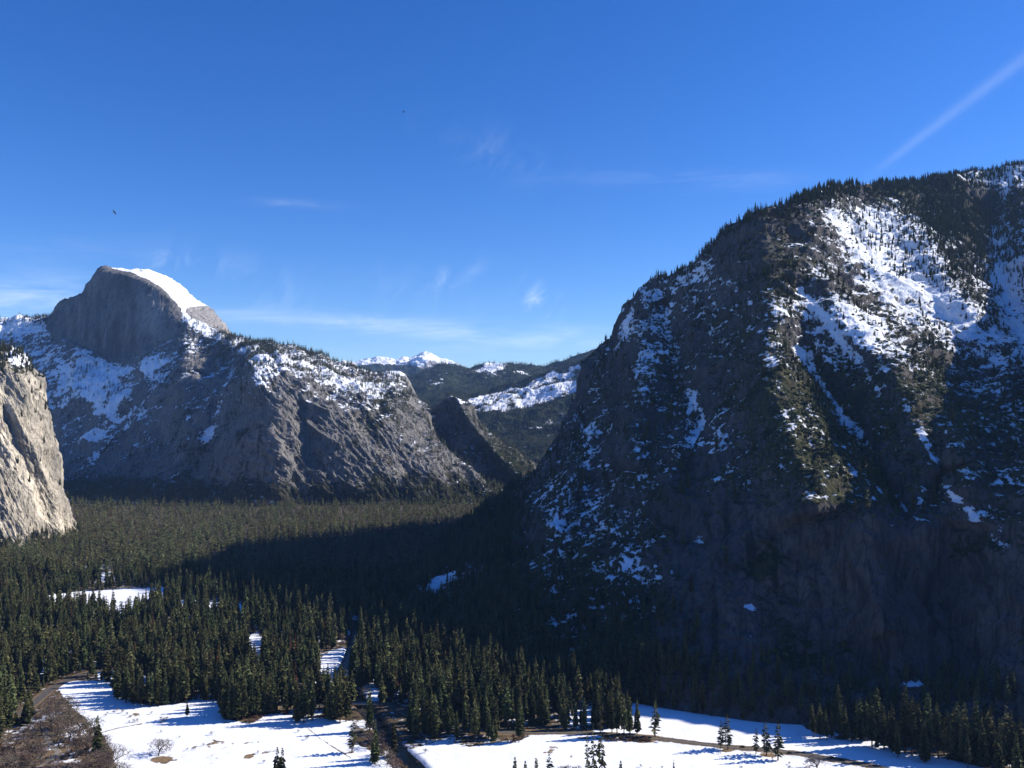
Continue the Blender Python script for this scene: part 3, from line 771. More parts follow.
oak = in_poly(jx, jy, OAKS)
ns = fbm(gp * [1, 1, 0], 40, 4, 0.6, False, 11); nf = fbm(gp * [1, 1, 0], 9, 3, 0.6, False, 13)
snow = 0.40 + 0.35 * ns + 0.15 * nf
snow = np.where(oak > 0, 0.38 + 0.6 * ns + 0.25 * nf, snow)
snow = snow - 0.32 * smooth(1500, 2100, GY)
snow = np.maximum(snow, 0.40 + 0.65 * smooth(-1.2, 1.0, mead))
straw = np.clip(0.3 + 0.6 * ns, 0, 1) * 0.5 + 0.5 * smooth(-2, 2, oak)
cut = np.zeros(GX.shape); near_m = smooth(0, 3, mead)
for cx, cy, rx, ry, an, a in ((161, 759, 17, 4.0, -6, 0.95), (252, 719, 16, 2.6, -16, 0.9), (225, 722, 10, 1.6, 0, 0.6), (515, 737, 12, 2.6, -12, 0.9), (640, 741, 26, 2.0, 4, 0.9), (600, 738.5, 40, 1.5, 2, 0.7), (728, 750.5, 10, 1.8, 0, 0.9), (768, 755, 13, 3.0, 6, 0.9), (207, 763, 4, 2.5, 0, 0.5),
                          (200, 747, 18, 6, -20, 0.35), (262, 752, 3, 7, 10, 0.25), (345, 716, 12, 3, 0, 0.6), (352, 752, 7, 2, 0, 0.7), (105, 768, 16, 9, 30, 0.7), (212, 764, 10, 3.0, -10, 0.55), (300, 722, 10, 1.5, 0, 0.5), (165, 720, 8, 2, 0, 0.3), (133, 715, 8, 3, 0, 0.35), (1000, 790, 30, 4, 0, 0.3)):
    b = a * blob(zpx, zpy, cx, cy, rx, ry, an); cut = np.maximum(cut, b)
for pts, w, a in (([(203, 758), (208, 757.5), (213, 755), (218, 751), (225, 748), (233, 744)], 1.1, 0.6), ([(233, 744), (242, 738), (250, 733)], 0.8, 0.35), ([(212, 760), (225, 763), (240, 766), (262, 769)], 1.3, 0.4), ([(306, 727), (318, 737), (338, 750), (350, 757), (358, 770)], 0.8, 0.85), ([(99, 733), (120, 728), (142, 724)], 0.7, 0.8),
                  ([(200, 738), (222, 742), (242, 738)], 0.8, 0.35), ([(258, 742), (262, 752), (266, 764)], 1.0, 0.45), ([(900, 778), (800, 758), (700, 748.5)], 0.8, 0.5), ([(640, 752), (760, 766), (880, 785)], 0.7, 0.25), ([(186, 752), (200, 746), (214, 744)], 0.9, 0.4)):
    d, _ = dist_poly(zpx + 1.5 * nf, zpy + 0.6 * ns, pts); cut = np.maximum(cut, a * np.exp(-(d / w) ** 2))
dr1, _ = dist_poly(GX, GY, [tuple(p) for p in ROAD_S]); dr2, _ = dist_poly(GX, GY, [tuple(p) for p in ROAD2_S])
drd = np.minimum(dr1, dr2)
cut = np.maximum(cut, 0.75 * smooth(10, 5, drd + 4 * ns))
driv, _ = dist_poly(GX, GY, [tuple(p) for p in RIVER_S])
cut = np.maximum(cut, 0.4 * smooth(4, 0, driv - river_half(GY) + 5 * ns) * (0.5 + ns))
mott = near_m * smooth(-0.05, 0.4, fbm(gp * [1, 1, 0], 26, 4, 0.65, False, 17)) * (0.25 + blob(zpx, zpy, 225, 755, 60, 16) + 0.45 * blob(zpx, zpy, 760, 768, 160, 9) + 0.8 * blob(zpx, zpy, 560, 752, 60, 10) + 0.7 * blob(zpx, zpy, 130, 712, 30, 8))
snow = snow - 0.9 * cut - 0.75 * mott
straw = np.maximum(straw, smooth(0.2, 0.7, mott))
straw = np.maximum(straw, smooth(0.2, 0.7, cut))
snow = np.where(far, 0.25 + 0.4 * ns, snow)

M_ground, t, b = new_mat('valley ground', 0.95, 0.1)
pos = t.n('ShaderNodeTexCoord').outputs['Object']
litter = t.mix(t.ramp(t.noise(pos, 0.12, 6, 0.7), 0.35, 0.65), (0.045, 0.034, 0.022), (0.085, 0.062, 0.04))
strawc = t.mix(t.ramp(t.noise(pos, 0.35, 6, 0.7), 0.35, 0.65), (0.27, 0.185, 0.10), (0.16, 0.11, 0.065))
base = t.mix(t.attr('straw'), litter, strawc)
sv = t.math('ADD', t.attr('snow'), t.math('MULTIPLY_ADD', t.noise(pos, 0.16, 8, 0.75), 0.9, -0.45))
sf = t.ramp(sv, 0.44, 0.56)
spk = t.ramp(t.noise(pos, 0.5, 4, 0.7), 0.66, 0.74)
snc = t.mix(t.ramp(t.noise(pos, 0.03, 5), 0.3, 0.7), SNOW, (0.80, 0.81, 0.84))
snc = t.mix(t.math('MULTIPLY', spk, t.ramp(t.noise(pos, 0.02, 4), 0.5, 0.62)), snc, (0.42, 0.36, 0.28))
t.set(b.inputs['Base Color'], t.mix(sf, base, snc))
t.set(b.inputs['Normal'], t.bump(t.math('ADD', t.math('MULTIPLY', t.noise(pos, 0.08, 6, 0.6), 1.6), t.math('MULTIPLY', t.noise(pos, 0.9, 4), 0.25)), 0.6, 1.0))
R_, C_ = GX.shape
go = link('valley_floor', mesh_np('valley_floor', gp.reshape(-1, 3), [grid_faces(R_, C_)], [M_ground], None, True, dict(snow=snow.reshape(-1), straw=straw.reshape(-1))))
tag(go, 'flat valley floor of snow meadows and brown forest litter', kind='structure')


def strip(name, line, hw, z, mat, label):
    line = np.asarray(line); d = np.gradient(line, axis=0); d /= np.linalg.norm(d, axis=1)[:, None]
    nrm = np.stack([-d[:, 1], d[:, 0]], -1)
    hw = np.broadcast_to(hw, (len(line),))
    rows_ = []
    for k in (-1, -0.33, 0.33, 1): rows_.append(line + nrm * (hw * k)[:, None])
    v = np.stack(rows_, 1)
    zz = z(v[..., 0], v[..., 1]) if callable(z) else np.full(v.shape[:2], z)
    v = np.concatenate([v, zz[..., None]], -1)
    f = grid_faces(len(line), 4)[:, ::-1]
    me = mesh_np(name, v.reshape(-1, 3), [f], [mat], None, True)
    o = link(name, me); return tag(o, label, kind='structure')


M_road = simple_mat('worn asphalt', (0.075, 0.07, 0.068), (0.11, 0.095, 0.085), 0.25, 0.9)
M_line = simple_mat('yellow paint', (0.55, 0.40, 0.08), (0.4, 0.3, 0.08), 0.6)
M_path = simple_mat('pale gravel', (0.20, 0.17, 0.14), (0.27, 0.23, 0.19), 0.3, 0.95)
M_water, t, b = new_mat('dark river water', 0.25, 0.06)
pos = t.n('ShaderNodeTexCoord').outputs['Object']
b.inputs['Base Color'].default_value = (0.004, 0.006, 0.007, 1)
t.set(b.inputs['Normal'], t.bump(t.noise(pos, 0.6, 4), 0.25, 0.3))
dd_, _ = dist_poly(ROAD_S[:, 0], ROAD_S[:, 1], [tuple(p) for p in RIVER_S])
BR = ROAD_S[np.argmin(dd_)]
strip('road', ROAD_S, 4.2, lambda x, y: np.maximum(g_height(x, y), 0.36) + 0.10, M_road, 'worn grey road crossing the snowy meadow')
strip('road_marking', ROAD_S, 0.16, lambda x, y: np.maximum(g_height(x, y), 0.36) + 0.125, M_line, 'yellow centre line on the meadow road')
strip('road', ROAD2_S, 5.2, lambda x, y: g_height(x, y) + 0.25, M_road, 'short stretch of road entering the woods at left')
strip('path', PATH_S, 2.6, lambda x, y: g_height(x, y) + 0.2, M_path, 'pale gravel path among leafless oaks')
strip('river', RIVER_S, river_half(RIVER_S[:, 1]) + 1.0, -1.9, M_water, 'dark narrow river winding through the forest')

# ------------------------------------------------------------------ bridge where the road crosses the river
M_stone = simple_mat('weathered concrete', (0.26, 0.24, 0.22), (0.18, 0.17, 0.155), 0.4, 0.9)
ki = int(np.argmin(dd_)); bd = ROAD_S[min(ki + 1, len(ROAD_S) - 1)] - ROAD_S[max(ki - 1, 0)]
br = empty('bridge', (float(BR[0]), float(BR[1]), 0.0), math.atan2(bd[1], bd[0]))
tag(br, 'low grey arched bridge carrying the road over the dark river', 'bridge')
SPAN = 19.0
m = MB(); m.box(-SPAN, SPAN, -4.6, 4.6, 0.05, 0.62); m.build('deck', M_stone, br)
for sy in (-1, 1):
    m = MB(); m.box(-SPAN, SPAN, sy * 4.75 - 0.25, sy * 4.75 + 0.25, 0.0, 1.5); m.box(-SPAN - 0.02, SPAN + 0.02, sy * 4.75 - 0.34, sy * 4.75 + 0.34, 1.5, 1.68); m.build('parapet', M_stone, br)
for a0, a1 in ((-SPAN, -6.6), (-6.2, 6.2), (6.6, SPAN)):
    prof = [(a0, 0.04), (a0, -3.6)]
    w = (a1 - a0)
    prof += [(a0 + 0.6 + (w - 1.2) * i / 12, -3.4 + 2.9 * math.sin(math.pi * i / 12)) for i in range(13)]
    prof += [(a1, -3.6), (a1, 0.04)]
    m = MB(); m.prism(prof, -4.4, 4.4); m.build('arch', M_stone, br)

# ------------------------------------------------------------------ trees
def leaf_mat(name, c1, c2, val=0.8, scale=0.12):
    m, t, b = new_mat(name, 0.75, 0.15)
    pos = t.n('ShaderNodeTexCoord').outputs['Object']
    oi = t.n('ShaderNodeObjectInfo')
    c = t.mix(t.ramp(t.noise(pos, 0.35, 4), 0.35, 0.65), c1, c2)
    stand = t.noise(oi.outputs['Location'], 0.006, 3)
    c = t.mix(t.math('MULTIPLY', t.ramp(stand, 0.45, 0.65), 0.5), c, (0.095, 0.088, 0.034))
    hs = t.n('ShaderNodeHueSaturation'); t.set(hs.inputs['Color'], c)
    r = oi.outputs['Random']
    t.set(hs.inputs['Value'], t.math('MULTIPLY_ADD', r, val, 1 - val * 0.5))
    t.set(hs.inputs['Hue'], t.math('MULTIPLY_ADD', t.math('FRACT', t.math('MULTIPLY', r, 7.13)), 0.07, 0.465))
    t.set(b.inputs['Base Color'], hs.outputs[0])
    return m


M_needle = leaf_mat('conifer needles', (0.054, 0.068, 0.025), (0.122, 0.126, 0.052))
M_dead = simple_mat('dead needles', (0.20, 0.075, 0.04), (0.14, 0.06, 0.035), 0.4, 0.9)
M_bark = simple_mat('pine bark', (0.09, 0.055, 0.035), (0.055, 0.04, 0.03), 0.6, 0.95)
M_oak = simple_mat('oak bark', (0.085, 0.07, 0.06), (0.05, 0.042, 0.036), 0.5, 0.95, per_object=0.5)
M_twig = simple_mat('bare twigs', (0.135, 0.105, 0.085), (0.085, 0.067, 0.055), 0.5, 0.95, per_object=0.5)
M_pale = simple_mat('pale twigs', (0.20, 0.175, 0.155), (0.14, 0.12, 0.105), 0.5, 0.95, per_object=0.3)
M_brush = simple_mat('brown brush', (0.17, 0.105, 0.065), (0.10, 0.07, 0.05), 0.5, 0.95, per_object=0.6)


def conifer(seed, H=36.0, R=4.0, base=0.13, whorls=24, per=7, open_=0.0, shape=0.75, low=False, wide=1.0):
    """one conifer crown: whorls of drooping boughs, each bough a bent pair of leafy blades; irregular lengths leave gaps"""
    r = np.random.default_rng(seed)
    V = []; Q = []
    lean = r.normal(0, 0.012, 2)
    lop = r.uniform(0, 2 * math.pi)
    for w in range(whorls):
        tt = (w + r.uniform(0, 0.8)) / whorls
        z = H * (base + (1 - base) * tt)
        rad = R * min(1.0, (1.04 - tt) ** shape * 1.05) * (0.55 + 0.45 * min(1, (tt + 0.02) / 0.16))
        rad *= r.uniform(0.78, 1.12)
        n = max(3, int(per * (0.5 + 0.5 * (1 - tt)) + r.uniform(-0.5, 0.9)))
        a0 = r.uniform(0, 6.28)
        for k in range(n):
            if r.random() < open_: continue
            an = a0 + 6.283 * k / n + r.normal(0, 0.22)
            L = rad * r.uniform(0.66, 1.2) * (1 + 0.15 * math.cos(an - lop))
            if L < 0.25: L = 0.25
            dx, dy = math.cos(an), math.sin(an)
            droop = r.uniform(-0.02, 0.42) - 0.38 * max(0, tt - 0.6)
            tx, ty = lean[0] * z, lean[1] * z
            wd = (0.34 * L + 0.35) * r.uniform(0.75, 1.25) * wide
            base_p = np.array([tx, ty, z]); tip = np.array([tx + dx * L, ty + dy * L, z - droop * L])
            mid = base_p * 0.42 + tip * 0.58 + np.array([0, 0, 0.12 * L])
            side = np.array([-dy, dx, r.normal(0, 0.35)])
            up = np.array([0, 0, 1.0])
            b0 = len(V); V += [base_p, mid + side * wd, tip, mid - side * wd]; Q.append((b0, b0 + 1, b0 + 2, b0 + 3))
            if not low:
                b0 = len(V); V += [base_p + up * 0.25 * wd, mid + up * wd * 0.75 + side * 0.2 * wd, tip + up * 0.1, mid - up * wd * 0.75 - side * 0.2 * wd]; Q.append((b0, b0 + 1, b0 + 2, b0 + 3))
    # leader
    for k in range(3):
        an = k * 2.1; b0 = len(V); dx, dy = math.cos(an) * 0.35, math.sin(an) * 0.35
        V += [np.array([lean[0] * H, lean[1] * H, H * 1.015]), np.array([dx, dy, H * 0.965]), np.array([0, 0, H * 0.93]), np.array([-dx, -dy, H * 0.965])]; Q.append((b0, b0 + 1, b0 + 2, b0 + 3))
    return np.array(V), np.array(Q)


def trunk_geo(H, r0, n=6):
    V = []; Q = []
    lv = [(0, 1.25), (0.03, 1.0), (0.5, 0.62), (0.97, 0.08)]
    for z, k in lv:
        for i in range(n): V.append((math.cos(6.283 * i / n) * r0 * k, math.sin(6.283 * i / n) * r0 * k, z * H - (0.8 if z == 0 else 0)))
    for j in range(len(lv) - 1):
        for i in range(n): Q.append((j * n + i, j * n + (i + 1) % n, (j + 1) * n + (i + 1) % n, (j + 1) * n + i))
    return np.array(V), np.array(Q)


SPEC = [dict(seed=1, R=5.0, base=0.10, whorls=26, per=8, shape=0.62), dict(seed=2, R=5.6, base=0.08, whorls=26, per=8, shape=0.85), dict(seed=3, R=4.5, base=0.16, whorls=24, per=7, shape=0.5),
        dict(seed=4, R=5.2, base=0.2, whorls=22, per=7, shape=0.6, open_=0.12), dict(seed=5, R=5.7, base=0.05, whorls=24, per=9, shape=0.95)]
OPEN = [dict(seed=11, R=5.6, base=0.14, whorls=27, per=9, shape=0.7, open_=0.42, wide=0.55), dict(seed=12, R=5.0, base=0.11, whorls=27, per=9, shape=0.6, open_=0.4, wide=0.55)]
crowns = [mesh_np('crown', *(lambda vq: (vq[0], [vq[1]]))(conifer(**s)), [M_needle]) for s in SPEC]
open_crowns = [mesh_np('crown', *(lambda vq: (vq[0], [vq[1]]))(conifer(**s)), [M_needle]) for s in OPEN]
dead_crown = mesh_np('crown', *(lambda vq: (vq[0], [vq[1]]))(conifer(seed=21, R=3.0, base=0.12, whorls=20, per=6, open_=0.15)), [M_dead])
trunk_me = mesh_np('trunk', trunk_geo(36.0, 0.5)[0], [trunk_geo(36.0, 0.5)[1]], [M_bark], None, True)

# joined crown + trunk meshes that the forest stuff instances
SRC = bpy.data.collections.new('conifer shapes')


def joined(seed_spec, name, coll, mats=(None, None)):
    v, q = conifer(**seed_spec); tv, tq = trunk_geo(36.0, 0.5, 4)
    me = mesh_np(name, np.concatenate([v, tv]), [np.concatenate([q, tq + len(v)])], [mats[0] or M_needle, mats[1] or M_bark], [0] * len(q) + [1] * len(tq))
    o = bpy.data.objects.new(name, me); coll.objects.link(o); return o


for i, s in enumerate(SPEC): joined(s, 'conifer_shape_%d' % i, SRC)
for i, s in enumerate(SPEC[:3]):
    s2 = dict(s); s2.update(whorls=14, per=6, low=True, seed=s['seed'] + 40, R=s['R'] * 1.15); joined(s2, 'conifer_shape_%d' % (5 + i), SRC)
joined(dict(seed=61, R=3.0, base=0.12, whorls=18, per=6, open_=0.15), 'conifer_shape_8', SRC, (M_dead, M_bark))
# low rounded scrub
for i in range(2):
    r = np.random.default_rng(80 + i); V = []; Q = []
    for k in range(90):
        d = r.normal(size=3); d /= np.linalg.norm(d); d[2] = abs(d[2]) * 0.8
        c = d * np.array([3.2, 3.2, 3.0]) * r.uniform(0.6, 1.05); a = r.normal(size=3); a /= np.linalg.norm(a); e = np.cross(a, d); s = r.uniform(0.6, 1.2)
        b0 = len(V); V += [c + a * s, c + e * s, c - a * s, c - e * s]; Q.append((b0, b0 + 1, b0 + 2, b0 + 3))
    me = mesh_np('conifer_shape_%d' % (9 + i), np.array(V), [np.array(Q)], [M_needle]); o = bpy.data.objects.new('conifer_shape_9%d' % i, me); SRC.objects.link(o)


# rounded leafless crowns that stand here and there among the conifers
for i in range(1):
    r = np.random.default_rng(95); V = []; Q = []
    for k in range(150):
        d = r.normal(size=3); d /= np.linalg.norm(d)
        c = d * np.array([5.5, 5.5, 5.0]) * r.uniform(0.45, 1.05) + np.array([0, 0, 11.0]); a = r.normal(size=3); a /= np.linalg.norm(a); e = np.cross(a, d); s = r.uniform(0.5, 1.1)
        b0 = len(V); V += [c + a * s * 1.8, c + e * s * 0.5, c - a * s * 1.8, c - e * s * 0.5]; Q.append((b0, b0 + 1, b0 + 2, b0 + 3))
    tv, tq = trunk_geo(12.0, 0.5, 4)
    me = mesh_np('conifer_shape_92', np.concatenate([np.array(V), tv]), [np.concatenate([np.array(Q), tq + len(V)])], [M_twig, M_oak], [0] * len(Q) + [1] * len(tq)); o = bpy.data.objects.new('conifer_shape_92', me); SRC.objects.link(o)


def scatter_object(name, pts, scl, rot, var, coll):
    me = bpy.data.meshes.new(name); me.vertices.add(len(pts)); me.vertices.foreach_set('co', np.asarray(pts, np.float32).ravel())
    for nm, a in (('scl', scl), ('rot', rot)):
        at = me.attributes.new(nm, 'FLOAT', 'POINT'); at.data.foreach_set('value', np.asarray(a, np.float32))
    at = me.attributes.new('var', 'INT', 'POINT'); at.data.foreach_set('value', np.asarray(var, np.int32))
    at = me.attributes.new('id', 'INT', 'POINT'); at.data.foreach_set('value', np.arange(len(pts), dtype=np.int32))
    o = link(name, me)
    ng = bpy.data.node_groups.new(name, 'GeometryNodeTree')
    ng.interface.new_socket('Geometry', in_out='INPUT', socket_type='NodeSocketGeometry'); ng.interface.new_socket('Geometry', in_out='OUTPUT', socket_type='NodeSocketGeometry')
    N = ng.nodes; L = ng.links
    gi = N.new('NodeGroupInput'); gout = N.new('NodeGroupOutput'); ip = N.new('GeometryNodeInstanceOnPoints'); ci = N.new('GeometryNodeCollectionInfo')
    ci.inputs['Collection'].default_value = coll; ci.inputs['Separate Children'].default_value = True; ci.inputs['Reset Children'].default_value = True
    def na(nm, ty):
        n = N.new('GeometryNodeInputNamedAttribute'); n.data_type = ty; n.inputs['Name'].default_value = nm; return n.outputs['Attribute']
    cx_ = N.new('ShaderNodeCombineXYZ'); L.new(na('rot', 'FLOAT'), cx_.inputs[2])
    m2p = N.new('GeometryNodeMeshToPoints')
    L.new(gi.outputs[0], m2p.inputs['Mesh']); L.new(m2p.outputs[0], ip.inputs['Points'])
    L.new(ci.outputs[0], ip.inputs['Instance']); ip.inputs['Pick Instance'].default_value = True
    L.new(na('var', 'INT'), ip.inputs['Instance Index']); L.new(cx_.outputs[0], ip.inputs['Rotation']); L.new(na('scl', 'FLOAT'), ip.inputs['Scale'])
    L.new(ip.outputs[0], gout.inputs[0])
    md = o.modifiers.new('scatter', 'NODES'); md.node_group = ng
    return o


# --- where conifers stand on the valley floor
MPOLY = MASFOOT + MASTOP[::-1]
floor = []
Yc = 770.0
while Yc < 3350:
    sp = 8.3 + 0.0036 * (Yc - 770)
    xs = np.arange(-0.72 * Yc, 0.68 * Yc, sp) + RNG.uniform(0, sp)
    for x in xs: floor.append((x + RNG.normal(0, sp * 0.32), Yc + RNG.normal(0, sp * 0.3)))
    Yc += sp * 0.95
fl = np.array(floor)
fpx, fpy = project(fl[:, 0], fl[:, 1], np.zeros(len(fl)))
ok = np.ones(len(fl), bool)
md_ = np.full(len(fl), -50.0)
for pl in MEADOWS: md_ = np.maximum(md_, in_poly(fpx, fpy, pl))
ok &= md_ < 0
ok &= ~(in_poly(fpx, fpy, MPOLY) > 0)
ok &= ~(in_poly(fpx, fpy, OAKS) > -1.5)
ok &= ~(in_poly(fpx, fpy, [(33, 735), (33, 702), (56, 686), (70, 676), (84, 672), (90, 690), (60, 715)]) > 0)
bx = in_poly(fpx, fpy, [(-80, 740), (0, 742), (30, 726), (40, 706), (60, 692), (130, 760), (130, 900), (-80, 900)])
ok &= ~(bx > 0)
q3 = np.stack([fl[:, 0], fl[:, 1], np.zeros(len(fl))], -1)
drv, _ = dist_poly(fl[:, 0], fl[:, 1], [tuple(p) for p in RIVER_S]); ok &= drv > river_half(fl[:, 1]) + 2.5
for ln in (ROAD_S, ROAD2_S):
    drr, _ = dist_poly(fl[:, 0], fl[:, 1], [tuple(p) for p in ln]); ok &= drr > 7.5
dens = 0.78 + 0.75 * fbm(q3, 80, 3, 0.5, False, 2) + 0.12 * smooth(640, 560, fpy)
dens = dens - 0.45 * blob(fpx, fpy, 220, 604, 30, 6) - 0.3 * blob(fpx, fpy, 590, 722, 40, 12) - 0.35 * blob(fpx, fpy, 330, 668, 14, 14) - 0.4 * blob(fpx, fpy, 345, 716, 22, 5)
edge_r = in_poly(fpx, fpy, FOREST_R)
# nothing but the listed stands grows on the open side of the right meadow
open_r = (fpx > 636) & (edge_r < 0) & (in_poly(fpx, fpy, MPOLY) <= 0)
ok &= ~open_r
dens = np.where(edge_r > 0, 0.42 + 0.3 * smooth(880, 1000, fpx), dens)
low_m = (fpy > 742) & (fpx > 396) & (fpx < 640); ok &= ~low_m
ok &= ~((fpy > 733) & (fpx > 505) & (fpx < 640))
ok &= ~((fpx < 440) & (fpx > 345) & (fpy > 708) & (drv < 34) & (RNG.random(len(fl)) > 0.15))
ok &= RNG.random(len(fl)) < dens
fl = fl[ok]; fpx = fpx[ok]; fpy = fpy[ok]
lcm = in_poly(fpx, fpy, [(-300, 580), (0, 552), (40, 546), (60, 540), (78, 532), (70, 500), (0, 340), (-300, 340)]) > 0
fl = fl[~lcm]; fpx = fpx[~lcm]; fpy = fpy[~lcm]
fsc = np.clip(RNG.normal(0.92, 0.25, len(fl)), 0.35, 1.45) * (1 - 0.22 * smooth(1500, 2600, fl[:, 1]))
fsc = np.where(RNG.random(len(fl)) < 0.12, fsc * 0.55, fsc)
fsc = np.where((fpx > 820), fsc * 0.92, fsc)


# --- named single trees, read from the photograph: base column, base row, height in rows, open crown?, label
def T(px, py, h, op, label): return (px, py, h, op, label)


SPECIAL = [
    T(655, 737, 33, 1, 'lone pine standing by itself on the road edge in the snow meadow'),
    T(721, 749, 26, 1, 'shorter left pine of the pair beside the meadow road'),
    T(728, 750, 33, 1, 'taller right pine of the pair beside the meadow road'),
    T(756, 754, 24, 1, 'shortest and leftmost pine of the trio below the meadow road'),
    T(766.5, 755.5, 32, 1, 'middle pine of the trio below the meadow road'),
    T(778, 760, 36, 1, 'rightmost pine of the trio below the meadow road'),
    T(588, 785, 50, 1, 'short leftmost open-crowned pine of the foreground trio on the snow'),
    T(594, 788, 58, 1, 'middle open-crowned pine of the foreground trio on the snow'),
    T(602, 790, 68, 1, 'tallest open-crowned pine of the foreground trio on the snow'),
    T(277, 792, 40, 0, 'left one of two dark pine tips at the bottom edge of the left meadow'),
    T(282, 794, 41, 0, 'right one of two dark pine tips at the bottom edge of the left meadow'),
    T(515, 790, 30, 0, 'small pine tip at the bottom edge of the right meadow, leftmost of the row'),
    T(525, 792, 28, 0, 'rust-tinged small pine tip at the bottom edge, second in the row'),
    T(535, 790, 29, 0, 'third small pine tip from the left at the bottom edge of the right meadow'),
    T(549, 794, 38, 1, 'widest pine tip at the bottom edge of the right meadow, right end of the row'),
    T(621, 790, 26, 0, 'small thin pine tip at the bottom edge right of the foreground trio'),
    T(674, 790, 27, 0, 'small dark pine tip at the bottom edge below the lone meadow pine'),
    T(71.5, 634, 27, 2, 'dead rust-red pine in the green forest at left'),
    T(48, 676, 22, 2, 'dead reddish pine beside the woodland road at left'),
    T(97, 764, 44, 0, 'dark cone-shaped fir among leafless oaks at lower left'),
    T(352, 753, 32, 1, 'sparse ragged pine at the corner of the left meadow near the river'),
    T(375, 763, 40, 0, 'dense pine on the left river bank below the bridge'),
    T(187, 718, 15, 0, 'small dark young pine out on the left snow meadow'),
    T(519, 742, 33, 0, 'brownish pine at the left end of the meadow road bend'),
    T(612, 733, 30, 0, 'leftmost pine of the clump beside the road bend'),
    T(617, 736, 42, 0, 'tallest pine of the clump beside the road bend'),
    T(624, 737, 39, 0, 'inner dense pine of the clump beside the road bend'),
    T(630, 735, 36, 0, 'slim pine in the right half of the clump beside the road bend'),
    T(637, 734, 33, 0, 'rightmost pine of the clump beside the road bend'),
    T(597, 724, 40, 0, 'dark pine on a snowy clearing behind the road bend'),
    T(581, 722, 12, 0, 'small bushy young pine in the clearing behind the road bend'),
    T(572, 718, 14, 0, 'squat young pine left of the clearing behind the road bend'),
    T(852, 742, 10, 0, 'small dark bush-like pine at the left tip of the right-hand stand'),
    T(893, 752, 14, 0, 'small low pine on snow in front of the right-hand stand'),
    T(877, 748, 16, 0, 'low bushy pine at the front left of the right-hand stand'),
]
trees = []   # x, y, scale, variant, open, label, group
for px, py, h, op, lab in SPECIAL:
    Y = float(G(px, py)); X = float(P(px, py, Y)[0]); d = math.hypot(Y, CAM_Z)
    trees.append([X, Y, h * d / F / 36.0, int(RNG.integers(0, 5)), op, lab, None])
sp_xy = np.array([(t_[0], t_[1]) for t_ in trees])
front = [(872, 748, 40), (878, 747, 46), (884, 749, 35), (892, 751, 42), (905, 753, 52), (912, 755, 45), (919, 752, 44), (930, 757, 52), (938, 758, 44), (948, 760, 42), (957, 760, 50), (965, 763, 48), (975, 765, 62), (983, 766, 44), (992, 764, 40), (1003, 768, 44), (1012, 770, 50), (1021, 772, 44),
         (814, 737, 26), (820, 739, 30), (827, 740, 26), (832, 738, 22), (840, 738, 30), (846, 739, 26), (860, 740, 38), (866, 741, 34), (898, 757, 30), (925, 762, 34), (968, 768, 30), (1000, 778, 40), (1018, 782, 42),
         (226, 718, 44), (232, 720, 48), (238, 721, 40), (243, 720, 46), (250, 719, 42), (257, 717, 46), (263, 715, 40), (268, 714, 38), (222, 716, 36), (246, 716, 50),
         (118, 700, 36), (126, 703, 38), (133, 704, 30), (141, 706, 32), (150, 707, 36), (158, 706, 30), (165, 705, 34), (115, 696, 30), (176, 704, 34), (186, 703, 30),
         (298, 722, 38), (304, 723, 42), (312, 721, 36), (330, 720, 40), (338, 719, 44), (346, 722, 48), (340, 724, 40)]
for px, py, h in front:
    Y = float(G(px, py)); X = float(P(px, py, Y)[0]); d = math.hypot(Y, CAM_Z)
    trees.append([X, Y, h * (1.14 if px > 800 else 1.0) * RNG.uniform(0.9, 1.08) * d / F / 36.0, int(RNG.integers(0, 5)), 0, None, None])
order = np.argsort(fl[:, 1]); fl = fl[order]; fsc = fsc[order]; fpx = fpx[order]; fpy = fpy[order]
NIND = 300 - len(trees)
inframe = (fpx > 2) & (fpx < 1022)
ind = np.where(inframe)[0][:NIND]
isind = np.zeros(len(fl), bool); isind[ind] = True
for i in ind: trees.append([fl[i, 0], fl[i, 1], fsc[i], int(RNG.integers(0, 5)), 0, None, None])


def zone(px, py):
    if px > 800: return ('tall pine in the sunlit row at the foot of the dark wall at right', 'pines at the foot of the dark wall')
    if px > 560: return ('pine in the thin wood around the snowy clearing behind the road bend', 'pines around the clearing')
    if px > 372: return ('tall pine in the front ranks of the dense stand right of the river', 'pines in front right of the river')
    if px > 290: return ('tall pine in the front ranks just left of the river and bridge', 'pines in front left of the river')
    if px > 205: return ('tall slender pine in the block that juts into the left snow meadow', 'pines jutting into the left meadow')
    if px > 88: return ('pine on the back edge of the left snow meadow', 'pines behind the left meadow')
    return ('pine in the dark grove left of the woodland road', 'pines left of the woodland road')


proto = {}
for X, Y, s, var, op, lab, grp in trees:
    px, py = project(X, Y, 0.0)
    z = float(g_height(np.array(X), np.array(Y)))
    e = bpy.data.objects.new('pine_tree', None); COL.objects.link(e)
    e.location = (X, Y, z); e.rotation_euler = (0, 0, float(RNG.uniform(0, 6.28))); wd = s * float(RNG.uniform(0.88, 1.12)) * (0.62 if (op == 1 and s > 1.1) else (1.3 if op == 1 else 1.0)); e.scale = (wd, wd, s)
    if lab: tag(e, lab, 'pine tree')
    else:
        l_, g_ = zone(float(px), float(py)); tag(e, l_, 'pine tree', g_)
    cm = dead_crown if op == 2 else (open_crowns[var % 2] if op == 1 else crowns[var])
    key = cm.name
    if key not in proto:
        c0 = bpy.data.objects.new('crown', cm); t0 = bpy.data.objects.new('trunk', trunk_me); COL.objects.link(c0); COL.objects.link(t0); c0.parent = e; t0.parent = e; proto[key] = (c0, t0)
    else:
        for src in proto[key]:
            c = src.copy(); COL.objects.link(c); c.parent = e

